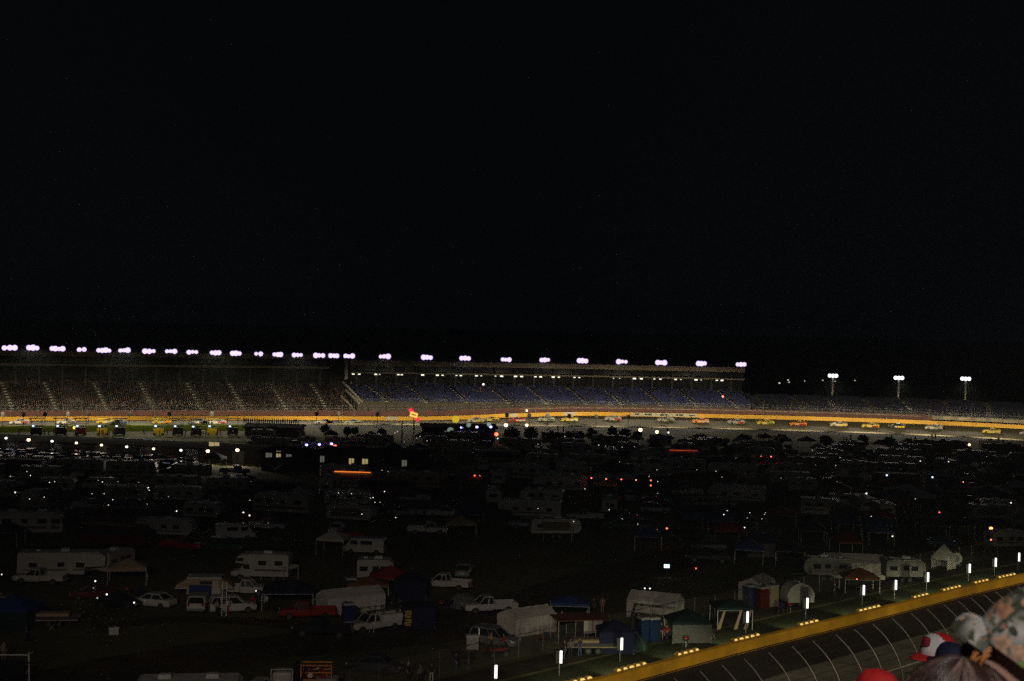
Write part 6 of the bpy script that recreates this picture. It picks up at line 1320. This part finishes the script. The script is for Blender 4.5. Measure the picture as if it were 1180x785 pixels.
def seated(label, head, face, bench_z, shirt, legs, pitch=0., lean=.0):
    """a seated spectator; head is the centre of the head, face the heading in degrees"""
    root_z = bench_z; hz = head.z; T = hz - root_z - .12
    J = dict(pelvis=((0, 0, .10), (.16, .13)), waist=((.0, 0, .26), (.15, .11)), chest=((.01 + lean * .5, 0, T - .22), (.18, .125)), collar=((lean * .9, 0, T - .08), (.10, .08)), neck=((lean, 0, T + .02), .056), skull=((lean + .005, 0, T + .10), .06))
    E = [('pelvis', 'waist'), ('waist', 'chest'), ('chest', 'collar'), ('collar', 'neck'), ('neck', 'skull')]
    for s, n in ((1, 'l'), (-1, 'r')):
        for q, p, r_ in (('sh', (lean * .8, .19, T - .11), .065), ('el', (.1, .25, T - .40), .05), ('wr', (.34, .16, .26), .034), ('pm', (.41, .14, .25), (.04, .022)), ('hi', (.06, .1, .08), .1), ('kn', (.46, .13, .10), .068), ('an', (.44, .13, -.34), .045), ('to', (.58, .15, -.39), .04)): J[n + q] = ((p[0], s * p[1], p[2]), r_)
        E += [('collar', n + 'sh'), (n + 'sh', n + 'el'), (n + 'el', n + 'wr'), (n + 'wr', n + 'pm'), ('pelvis', n + 'hi'), (n + 'hi', n + 'kn'), (n + 'kn', n + 'an'), (n + 'an', n + 'to')]
        for fi_, (fy, ln) in enumerate(((.032, .07), (.011, .082), (-.011, .078), (-.031, .062))):
            a = (.445, s * (.14 - fy), .252); b = (.445 + ln * .55, s * (.14 - fy * 1.15), .248); c = (.445 + ln, s * (.14 - fy * 1.15), .226)
            for q, p in enumerate((a, b, c)): J[f'{n}f{fi_}{q}'] = (p, .0095 - q * .0012)
            E += [(n + 'pm', f'{n}f{fi_}0'), (f'{n}f{fi_}0', f'{n}f{fi_}1'), (f'{n}f{fi_}1', f'{n}f{fi_}2')]
        J[n + 't0'] = ((.40, s * .105, .25), .012); J[n + 't1'] = ((.435, s * .082, .245), .010); E += [(n + 'pm', n + 't0'), (n + 't0', n + 't1')]
    me = skin_body(J, E, 'pelvis', 2)
    mb = MB(); bm = bmesh.new(); bm.from_mesh(me); mb.v = [tuple(v.co) for v in bm.verts]
    for f in bm.faces:
        c = f.calc_center_median(); mb.f.append(tuple(v.index for v in f.verts)); mb.sm.append(True); mb.col.append(None)
        if c.z > T - .02 or (c.x > .36 and c.z > .2 and abs(c.y) < .24): m = 0
        elif c.z > .17 or (abs(c.y) > .2 and c.z > .2): m = 1
        elif c.z < -.33 : m = 5
        else: m = 2
        mb.mi.append(m)
    bm.free(); HT = Matrix.Translation((lean + .01, 0, hz - root_z)) @ Matrix.Rotation(-pitch, 4, 'Y'); head_mesh(mb, HT)
    rz = R(face); off = Matrix.Rotation(rz, 4, 'Z') @ Vector((lean + .01, 0, 0))
    o = mb.build('person', [M['skin'], M[shirt], M[legs], M['eye_white'], M['pupil'], M['shoe']]); o.location = (head.x - off.x, head.y - off.y, root_z); o.rotation_euler.z = rz
    tag(o, label, 'person'); return o, HT
def row_at(p): return round((Vector((p.x, p.y, 0)).dot(dn)) / TREAD)
def bench_z(p): return stp(row_at(p)) + .42 + .03
def child(mb, name, m, parent, T):
    o = mb.build(name, m, parent); o.matrix_local = T; return o
def cap(parent, HT, mats, crown_h=.125, bill=True, panel=None, tilt=0., bill_up=0., size=1., bill_m=None, bl_len=.074, droop=.02):
    """a baseball cap on the head: crown (> button), bill"""
    T = HT @ Matrix.Rotation(-tilt, 4, 'Y') @ Matrix.Translation((-.002, 0, .022)) @ Matrix.Scale(size, 4); nu, nv = 40, 14; vs = []; fs = []; mb = MB()
    for i in range(nv + 1):
        th = math.pi / 2 * i / nv
        for k in range(nu):
            ph = 2 * math.pi * k / nu; st = math.sin(th) ** .72; cz = math.cos(th) ** .95
            seam = .0016 * (abs(math.cos(3 * ph)) < .10)
            wob = .004 * noise.noise(Vector((math.cos(ph) * 2, math.sin(ph) * 2, th * 2)))
            x, y, z = (.112 + seam + wob) * st * math.cos(ph), (.092 + seam + wob) * st * math.sin(ph), crown_h * cz
            if x > 0: z += .012 * (x / .11) * cz
            vs.append((x, y, z))
    for i in range(nv):
        for k in range(nu): fs.append((i * nu + k, (i + 1) * nu + k, (i + 1) * nu + (k + 1) % nu, i * nu + (k + 1) % nu))
    mis = []
    mb.add(vs, fs, 0, True)
    if panel:
        for n_, f in enumerate(mb.f):
            c = sum((Vector(mb.v[q]) for q in f), Vector()) / len(f)
            if (c.x > .03 if panel != 'rear' else c.x < -.02): mb.mi[n_] = 1
    cr_ = child(mb, 'cap_crown', mats, parent, T)
    bt = MB(); bt.sphere((0, 0, crown_h + .001), (.009, .009, .005), 10, 6); o = bt.build('cap_button', mats[:1], cr_)
    if bill == 'bent':
        bl = MB(); nb, nr_ = 20, 10; lay = []
        for ly in (0, .004):
            for j in range(nr_ + 1):
                u = j / nr_; sh = max(.0, 1 - u ** 3.2) ** .5
                for k in range(nb + 1):
                    v = R(-86 + 172 * k / nb); lay.append((.084 + .062 * u, (.058 - ly) * (.35 + .65 * sh) * math.sin(v) * (sh if u > .6 else 1), .020 - ly + .006 * u - (.044) * (1 - math.cos(v)) * (.5 + .5 * sh) - .03 * (1 - sh)))
        w_ = nb + 1; n0 = (nr_ + 1) * w_; fs = [(j * w_ + k, (j + 1) * w_ + k, (j + 1) * w_ + k + 1, j * w_ + k + 1) for j in range(nr_) for k in range(nb)]
        bl.add(lay, fs + [tuple(q + n0 for q in reversed(f)) for f in fs] + [(nr_ * w_ + k, nr_ * w_ + k + n0, nr_ * w_ + k + 1 + n0, nr_ * w_ + k + 1) for k in range(nb)], 0, True); child(bl, 'cap_bill', [bill_m or mats[0]], parent, T)
    elif bill:
        bl = MB(); nb, nr_ = 18, 6
        def g(lay):
            out = []
            for j in range(nr_ + 1):
                for k in range(nb + 1):
                    a = R(-62 + 124 * k / nb); ex = bl_len * math.cos(a * .95) ** .5 * j / nr_ if abs(a) < 1.5 else 0
                    rx, ry = .110 * math.cos(a) + ex, .090 * math.sin(a) * (1 + .06 * j / nr_)
                    out.append((rx, ry, .006 - droop * (math.sin(a) ** 2) * (j / nr_ + .25) + math.tan(bill_up) * ex - lay * .004))
            return out
        A, B_ = g(0), g(1); w_ = nb + 1; fs = []
        for j in range(nr_):
            for k in range(nb): fs.append((j * w_ + k, (j + 1) * w_ + k, (j + 1) * w_ + k + 1, j * w_ + k + 1))
        n0 = len(A); bf = [tuple(q + n0 for q in reversed(f)) for f in fs]; ed = []
        rim = [k for k in range(w_)]; 
        for k in range(nb): ed.append((nr_ * w_ + k, nr_ * w_ + k + n0, nr_ * w_ + k + 1 + n0, nr_ * w_ + k + 1))
        for j in range(nr_): ed += [(j * w_, j * w_ + n0, (j + 1) * w_ + n0, (j + 1) * w_), ((j + 1) * w_ + nb, (j + 1) * w_ + nb + n0, j * w_ + nb + n0, j * w_ + nb)]
        bl.add(A + B_, fs + bf + ed, 0, True); child(bl, 'cap_bill', [bill_m or mats[0]], parent, T)
    return cr_, T
# camouflage cloth: leaf-shaped patches over grey bark streaks
def camo():
    m = bpy.data.materials.new('camouflage_cloth'); m.use_nodes = True; nt = m.node_tree; b = nt.nodes['Principled BSDF']; b.inputs['Roughness'].default_value = .9
    tc = nt.nodes.new('ShaderNodeTexCoord'); N_ = nt.nodes.new
    def noise_(sc, stretch, det=4):
        mp = N_('ShaderNodeMapping'); mp.inputs['Scale'].default_value = stretch; mp.inputs['Rotation'].default_value = (.5, .9, .4); nz = N_('ShaderNodeTexNoise'); nz.inputs['Scale'].default_value = sc; nz.inputs['Detail'].default_value = det; nz.inputs['Distortion'].default_value = .6
        nt.links.new(tc.outputs['Object'], mp.inputs[0]); nt.links.new(mp.outputs[0], nz.inputs['Vector']); return nz
    def ramp(src, stops, const=True):
        r_ = N_('ShaderNodeValToRGB'); el = r_.color_ramp.elements; r_.color_ramp.interpolation = 'CONSTANT' if const else 'LINEAR'
        while len(el) < len(stops): el.new(.5)
        for e, (p, c) in zip(el, stops): e.position = p; e.color = (*c, 1)
        nt.links.new(src, r_.inputs[0]); return r_.outputs[0]
    bark = ramp(noise_(26, (1, 1, .3), 7).outputs['Fac'], [(.36, (.015, .02, .013)), (.45, (.09, .10, .08)), (.53, (.28, .28, .25)), (.64, (.46, .45, .41))], False)
    vo = N_('ShaderNodeTexVoronoi'); vo.inputs['Scale'].default_value = 24; vo.feature = 'F1'; vo.inputs['Randomness'].default_value = 1.
    mpv = N_('ShaderNodeMapping'); mpv.inputs['Scale'].default_value = (1.2, .8, 1); mpv.inputs['Location'].default_value = (.11, .42, .9); nt.links.new(tc.outputs['Object'], mpv.inputs[0])
    dv = N_('ShaderNodeTexNoise'); dv.inputs['Scale'].default_value = 34; nt.links.new(tc.outputs['Object'], dv.inputs['Vector']); mx0 = N_('ShaderNodeMix'); mx0.data_type = 'RGBA'; mx0.inputs[0].default_value = .12
    nt.links.new(mpv.outputs[0], mx0.inputs[6]); nt.links.new(dv.outputs['Color'], mx0.inputs[7]); nt.links.new(mx0.outputs[2], vo.inputs['Vector'])
    sep = N_('ShaderNodeSeparateColor'); nt.links.new(vo.outputs['Color'], sep.inputs[0])
    leaf = ramp(sep.outputs[0], [(0., (.42, .22, .12)), (.16, (.50, .32, .20)), (.30, (.58, .46, .22)), (.42, (.05, .06, .035)), (.72, (.13, .15, .08)), (.93, (.2, .32, .09))])
    mask = ramp(sep.outputs[1], [(0., (0, 0, 0)), (.40, (1, 1, 1))]); core = ramp(vo.outputs['Distance'], [(0., (1, 1, 1)), (.62, (0, 0, 0))])
    gn = ramp(noise_(60, (1, 1, 1), 6).outputs['Fac'], [(.3, (.45, .45, .45)), (.65, (1.15, 1.15, 1.15))], False); ml = N_('ShaderNodeMix'); ml.data_type = 'RGBA'; ml.blend_type = 'MULTIPLY'; ml.inputs[0].default_value = 1.; nt.links.new(leaf, ml.inputs[6]); nt.links.new(gn, ml.inputs[7]); leaf = ml.outputs[2]
    mu = N_('ShaderNodeMath'); mu.operation = 'MULTIPLY'; nt.links.new(mask, mu.inputs[0]); nt.links.new(core, mu.inputs[1])
    mx = N_('ShaderNodeMix'); mx.data_type = 'RGBA'; nt.links.new(mu.outputs[0], mx.inputs[0]); nt.links.new(bark, mx.inputs[6]); nt.links.new(leaf, mx.inputs[7]); nt.links.new(mx.outputs[2], b.inputs['Base Color'])
    MATS['camo'] = m
camo()
mat('cap_red', (.62, .02, .02), .75, scale=20, bump=.2); mat('cap_white', (.72, .70, .68), .8, scale=20); mat('cap_navy', (.012, .016, .05), .8, scale=20, bump=.2); mat('emblem_red', (.3, .02, .05), .6)
# 1 wearer of the camouflage cap
h = D(1180, 778, 2.62); pc, HT = seated('person in a camouflage cap facing the track, the biggest head at the right edge', h, 168, bench_z(h), 'camo', 'cloth_denim', R(32))
cap(pc, HT, [M['camo']], .135, tilt=R(0), bill='bent', size=1.1, bl_len=.062, droop=.040)
hr = MB(); mat('hair_ginger', (.5, .2, .05), .6)
for q in range(14):
    sd = 1; x = rnd.uniform(.084, .102); z = rnd.uniform(-.02, .03); y = .080 * math.sqrt(max(.05, 1 - (x / .115) ** 2)) + .006; l = rnd.uniform(.025, .045)
    hr.tube([(x, y, z), (x + .008, y + .010, z - l * .4), (x + rnd.uniform(-.006, .012), y + rnd.uniform(.006, .016), z - l)], [.0022, .0018, .0006], 4)
child(hr, 'hair', [M['hair_ginger']], pc, HT)
# 2 red and white cap and 3 navy cap
h = D(1081, 757, 9.0); p2, HT = seated('person in a red and white cap with a dark square emblem, facing left', h, 212, bench_z(h), 'cloth_red', 'cloth_denim', 0.)
cr2, T2 = cap(p2, HT, [M['cap_red'], M['cap_white']], .112, panel=True, size=1.16, bill_m=M['cap_red'], bl_len=.09, droop=.012, bill_up=R(-8))
em = MB(); em.rbox((.1, 0, .078), (.036, .05, .046), .006); em.build('emblem', [M['emblem_red']], cr2)
h = D(1096, 769, 8.2); p3, HT = seated('person in a plain navy cap with a white strap, seen from behind', h, 118, bench_z(h), 'cloth_navy', 'cloth_dark', 0.)
cr3, T3 = cap(p3, HT, [M['cap_navy']], .13, size=.95)
st = MB(); st.rbox((-.104, -.03, .012), (.012, .06, .016), .004); st.build('strap', [M['cap_white']], cr3)
# 4 red cap at the lower edge
h = D(1012, 813, 6.4); p4, HT = seated('person in a plain red cap, only its top showing at the lower edge', h, 140, bench_z(h), 'cloth_grey', 'cloth_denim', R(-4))
cr4, T4 = cap(p4, HT, [M['cap_red']], .14, size=1.02, bill_m=M['cap_red'])
# 5 dark streaked hair
h = D(1106, 842, 2.6); p5, HT = seated('person with streaky brown hair seen from behind, only the top of the head showing', h, 140, bench_z(h), 'cloth_dark', 'cloth_denim', 0.)
attr_mat('hair_streak', .38, 'col'); hs = MB(); sc = MB(); sc.sphere((0, 0, .02), (.112, .093, .112), 32, 14)
hair = child(sc, 'hair', [M['hair_brown']], p5, HT)
crown = Vector((-.035, .005, 1)).normalized()
for q in range(1500):
    a = rnd.uniform(0, 2 * math.pi); st0 = rnd.uniform(.02, .9); ln = rnd.uniform(.7, 1.2); pts = []
    t1 = crown.orthogonal().normalized(); t2 = crown.cross(t1); dr = t1 * math.cos(a) + t2 * math.sin(a); sw = rnd.uniform(-.25, .25); lift = rnd.uniform(1.0, 1.05)
    for s in range(7):
        an = st0 + ln * s / 6; an = min(an, 2.0); d2 = t1 * math.cos(a + sw * s / 6) + t2 * math.sin(a + sw * s / 6); v = crown * math.cos(an) + d2 * math.sin(an)
        pts.append((v.x * .114 * lift, v.y * .095 * lift, v.z * .114 * lift + .02))
    u = rnd.random(); n_ = noise.noise(Vector((math.cos(a) * 3, math.sin(a) * 3, st0))) ; b = (.035, .018, .013) if n_ < .15 else ((.14, .09, .075) if u < .75 else (.30, .25, .21))
    sh_ = rnd.uniform(.55, 1.3); b = tuple(c * sh_ for c in b); hs.tube(pts, [.0016, .0022, .0022, .0022, .002, .0016, .0007], 3, cap=False, col=b)
hs.build('hair_strands', [M['hair_streak']], hair)

# ------------------------------------------------------------------ unseen floodlights of the stand behind the camera, and added fill lights
for k in range(6):
    i = NN * (k + .35) / 6; tgt = nr(i, 6.2, 0); light('SPOT', nr(i, 78, 46), 62000, (1, .84, .60), tgt, R(13), .9, 1.0, 2.4)
for tx, ty, pw in ((-52, 128, 25000), (-14, 132, 47000), (24, 136, 45000), (62, 140, 12000)):
    light('SPOT', Vector((tx * .4 - 6, -14, 46)), pw, (1, .84, .70), Vector((tx, ty, 0)), R(13), 1., 1., 2.4)
for tx in (-45, 50): light('SPOT', Vector((tx * .4 - 6, -14, 46)), 9500, (.95, .92, .85), Vector((tx, 225, 0)), R(16), 1., 1., 3.)  # weak wide fill added to lift the dark mid infield
light('SPOT', Vector((2.5, -5, 37)), 3200, (1, .88, .84), (1.2, 4.5, 29), R(60), .9, .6)  # separate light added for the spectators' heads alone
# ------------------------------------------------------------------ added haze volume that lifts the dark tones and softens the horizon
hm = bpy.data.materials.new('added_haze_air'); hm.use_nodes = True; nt = hm.node_tree; nt.nodes.remove(nt.nodes['Principled BSDF'])
pv = nt.nodes.new('ShaderNodeVolumePrincipled'); pv.inputs['Color'].default_value = (.78, .90, 1, 1); pv.inputs['Density'].default_value = .00022; pv.inputs['Anisotropy'].default_value = 0.
nt.links.new(pv.outputs[0], [n for n in nt.nodes if n.type == 'OUTPUT_MATERIAL'][0].inputs['Volume'])
mb = MB(); mb.box((0, 1950, 31.5), (9000, 5100, 65)); hz_ = mb.build('haze', [hm]); tag(hz_, kind='stuff'); hz_['label'] = 'thin added haze in the air over the whole speedway'
